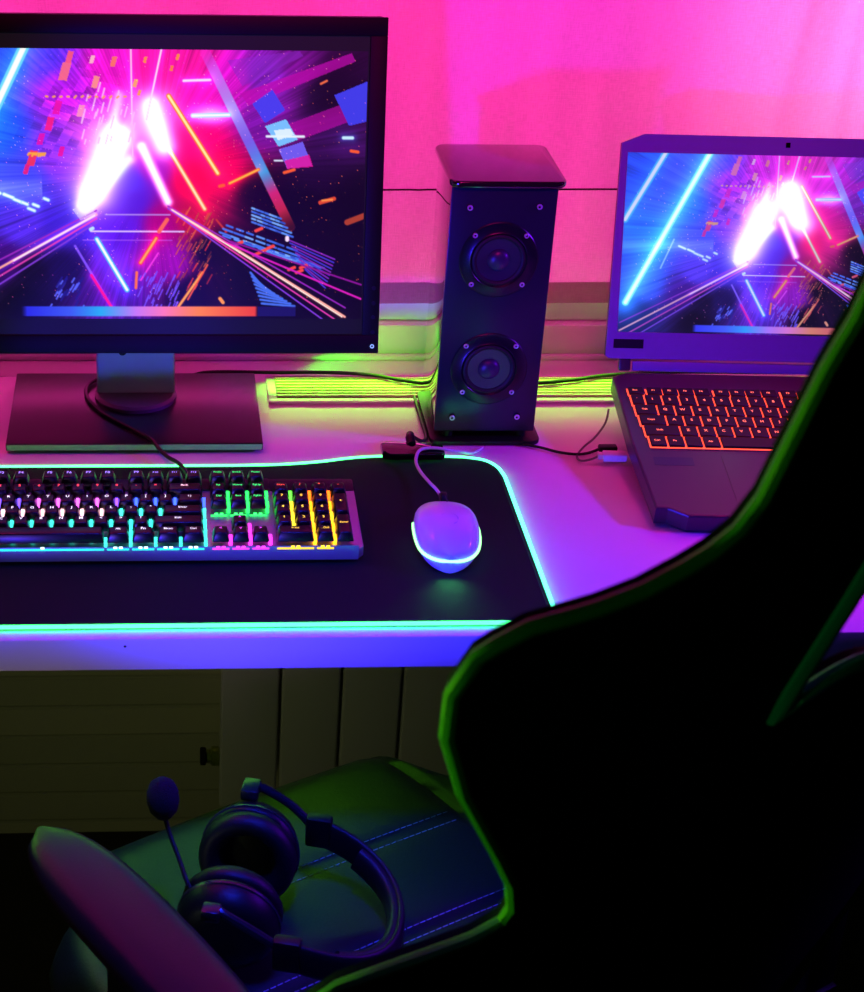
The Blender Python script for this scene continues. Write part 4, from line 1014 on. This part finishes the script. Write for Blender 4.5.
# headband: flat arc from yoke to yoke, lying down towards the crown
arc = []; N = 40
for i in range(N + 1):
    a = -90 + 180 * i / N; a2 = R(a)
    x = .052 + .092 * max(0, math.cos(a2)) ** .85; y = -.006 + .083 * math.copysign(abs(math.sin(a2)) ** .9, math.sin(a2)); zz = .056 - .034 * max(0, math.cos(a2))
    arc.append(HF @ Vector((x, y, zz)))
b = NB(); tube(b, arc, .0105, 12, flat=((hx + hy * .0), 1.0)); 
b.free()
def band(bm, P, wd, th):
    """ribbon with a rounded section: wd along the vertical, th across"""
    t = NB(); rings = []
    for i, p_ in enumerate(P):
        a, c = P[max(0, i - 1)], P[min(len(P) - 1, i + 1)]; d = (c - a).normalized(); s_ = d.cross(Vector((0, 0, 1))).normalized(); u_ = s_.cross(d)
        ring = []
        for k in range(14):
            w = 2 * math.pi * k / 14; ca_, sa_ = math.cos(w), math.sin(w)
            ring.append(t.verts.new(p_ + s_ * math.copysign(abs(ca_) ** .8, ca_) * th + u_ * math.copysign(abs(sa_) ** .7, sa_) * wd))
        rings.append(ring)
    for A, B in zip(rings, rings[1:]):
        for k in range(14): t.faces.new((A[k], A[(k + 1) % 14], B[(k + 1) % 14], B[k]))
    t.faces.new(rings[0]); t.faces.new(rings[-1]); merge(bm, t)
cenp = HF @ Vector((.05, 0, .04))
inner = [p_ + (cenp - p_).normalized() * .0055 for p_ in arc[6:-6]]
b = NB(); band(b, arc, .0150, .0042); hb = obj('headband', b, M_leath, hs, 60)
b = NB(); band(b, inner, .0135, .0062); obj('headband_padding', b, M_leathn, hb, 60)
for sg in (1, -1):
    y = -.006 + sg * .083
    b = NB(); box(b, .046, .070, y - .0065, y + .0065, .040, .072, .003, 2); obj('band_end', b, M_blackpl, hs, M=HF)
    yo = .042 + .041 if sg > 0 else -.046 - .041
    path = smooth_path([(.050, y, .062), (.030, y + sg * .004, .078), (.004, y + sg * .004, .0925), (-.006, y + sg * .0, .0945)], 6)
    b = NB(); tube(b, [HF @ p_ for p_ in path], .0042, 10); box(b, -.014, .002, y - .012, y + .004 * sg + .006, .087, .0985, .002, 2, M=HF); obj('yoke', b, M_silver if False else mat('yoke_metal', (70, 70, 80), .3, metal=.8), hs)
pm = [(-.030, -.052, .070), (-.040, -.040, .078), (-.050, -.024, .086), (-.060, -.011, .096), (-.0665, -.003, .107), (-.0690, .000, .1165)]
b = NB(); tube(b, [HF @ p_ for p_ in smooth_path(pm, 6)], .0021, 10); mb = obj('microphone_boom', b, M_blackpl, hs)
b = NB(); lathe(b, [(0, -.004), (.006, -.003), (.0108, .003), (.0128, .011), (.0124, .019), (.0095, .0265), (.005, .030), (0, .031)], 28, 0, along(HF @ Vector((-.0692, .000, .1130)), (-.05, .15, 1.0)) @ Matrix.Scale(1.12, 4)); obj('foam_windscreen', b, M_foam, mb, 60, label='dark foam ball on the microphone')
b = NB(); tube(b, [SF2 @ Vector(p_) for p_ in smooth_path([(-.155, .335, .01), (-.17, .32, .011), (-.19, .33, .011), (-.18, .36, .011), (-.15, .37, .011), (-.12, .35, .011), (-.115, .31, .011)], 6)], .0019, 8); obj('cable', b, M_cable, hs)

# ------------------------------------------------------------------ lights
def light(name, kind, loc, target, color, power, size=.3, size_y=None, spread=180, cone=60, blend=.5, radius=.05):
    l = bpy.data.lights.new(name, kind); l.color = color; l.energy = power
    if kind == 'AREA':
        l.shape = 'RECTANGLE' if size_y else 'DISK'; l.size = size
        if size_y: l.size_y = size_y
        l.spread = R(spread)
    else: l.shadow_soft_size = radius
    if kind == 'SPOT': l.spot_size = R(cone); l.spot_blend = blend
    o = bpy.data.objects.new(name, l); COL.objects.link(o); o.location = loc
    o.rotation_euler = (Vector(target) - Vector(loc)).to_track_quat('-Z', 'Y').to_euler()
    return o
light('pink_backlight', 'AREA', (.25, 2.75, 1.35), (.25, 1.96, 1.15), (1, .04, .42), 66, 2.4, 1.2)
light('pink_backlight_spot', 'SPOT', (1.05, 2.7, 1.5), (.82, 1.96, 1.14), (1, .34, .66), 100, cone=30, blend=1, radius=.12)
light('pink_rail_fill', 'SPOT', (.25, .75, 1.95), (.35, 1.96, 1.36), (1, .01, .28), 34, cone=50, blend=.25, radius=.15)  # unseen spot added to turn the window rails pink
light('pink_wash', 'AREA', (-.5, 1.75, 1.9), (-.05, 1.72, .75), (1, .02, .28), .6, .3, spread=60)  # added wash, no fixture behind it, pinks the left of the desk
light('pink_wash_deck', 'AREA', (.72, 1.82, 1.75), (.68, 1.64, .78), (1, .02, .25), .22, .2, spread=34)  # unseen light added to redden the laptop deck
light('violet_lamp', 'SPOT', (1.35, 1.45, 1.30), (.25, 1.42, .75), (.17, .006, 1), 50, cone=52, blend=.6, radius=.06)
light('blue_lamp', 'SPOT', (-.35, .62, .80), (.55, 1.95, 1.22), (.03, .012, 1), 75, cone=47, blend=.45, radius=.03)
light('blue_neck_fill', 'SPOT', (-.35, .62, .80), (-.02, 1.82, .86), (.05, .012, 1), 34, cone=13, blend=.6, radius=.03)  # extra beam added at the blue lamp's place to colour the monitor neck
light('blue_fill', 'AREA', (.12, 1.0, 2.0), (.15, 1.25, .5), (.015, .03, 1), 1.7, .2, spread=40)
light('green_strip', 'AREA', (.455, 1.885, .775), (.455, 1.862, .75), (.14, 1, .0), .36, .66, .015, spread=80)
light('green_sill', 'SPOT', (.10, 1.90, .775), (.30, 1.985, .737), (.06, 1, .01), 2.4, cone=34, blend=.6, radius=.006)
light('green_piping_fill', 'SPOT', (-.6, 1.0, .72), (.15, .85, 1.05), (.22, 1, .02), 17, cone=42, blend=.4, radius=.05)  # added spot without a known source, brightens the chair piping only
light('green_under', 'AREA', (-.05, 1.52, .712), (.03, 1.33, .5), (.2, 1, .03), .33, .6, .03, spread=115)
light('under_desk_fill', 'AREA', (-1.0, .5, .45), (.15, 1.95, .4), (.85, 1, .4), .13, .3, spread=60)  # unseen fill added to lift the radiator and wall under the desk
light('trim_fill', 'SPOT', (-.9, .0, 1.1), (.37, .82, 1.07), (.08, .7, .35), 4, cone=14, blend=.8, radius=.05)  # narrow light added behind the chair so the opening trim shows
light('desk_edge_fill', 'SPOT', (-.55, -.1, .98), (-.02, 1.34, .735), (.75, .42, .8), 14, cone=20, blend=1, radius=.1)  # lavender fill added to brighten the front edge of the desk
light('mouse_glow', 'AREA', (.2735, 1.4355, .764), (.2725, 1.405, .754), (.1, 1, .25), .010, .02, .006, spread=120)

wd = bpy.data.worlds.new('room_dark'); SC.world = wd; wd.use_nodes = True
wd.node_tree.nodes['Background'].inputs['Color'].default_value = (.25, .16, .35, 1); wd.node_tree.nodes['Background'].inputs['Strength'].default_value = .006

# ------------------------------------------------------------------ camera
cd = bpy.data.cameras.new('camera'); cam = bpy.data.objects.new('camera', cd); COL.objects.link(cam); SC.camera = cam
yaw, pit, rol = R(3.764), R(28.114), R(-1.4725)
r0 = Vector((math.cos(yaw), -math.sin(yaw), 0)); f0 = Vector((math.sin(yaw) * math.cos(pit), math.cos(yaw) * math.cos(pit), -math.sin(pit))); d0 = f0.cross(r0)
r1 = r0 * math.cos(rol) + d0 * math.sin(rol); d1 = -r0 * math.sin(rol) + d0 * math.cos(rol)
cam.matrix_world = frame((0, 0, 1.61), r1, -d1, -f0)
cd.sensor_fit = 'AUTO'; cd.sensor_width = 36; cd.lens = 1795.47 * 36 / 992
cd.shift_x = (432 - 260.71) / 992; cd.shift_y = 0
cd.clip_start = .05; cd.clip_end = 50
cd.dof.use_dof = True; cd.dof.focus_distance = 1.9; cd.dof.aperture_fstop = 13.0
SC.view_settings.view_transform = 'Standard'; SC.view_settings.look = 'None'; SC.view_settings.exposure = 0; SC.view_settings.gamma = 1; SC.view_settings.use_curve_mapping = False
SC.cycles.use_denoising = True
SC.cycles.max_bounces = 8
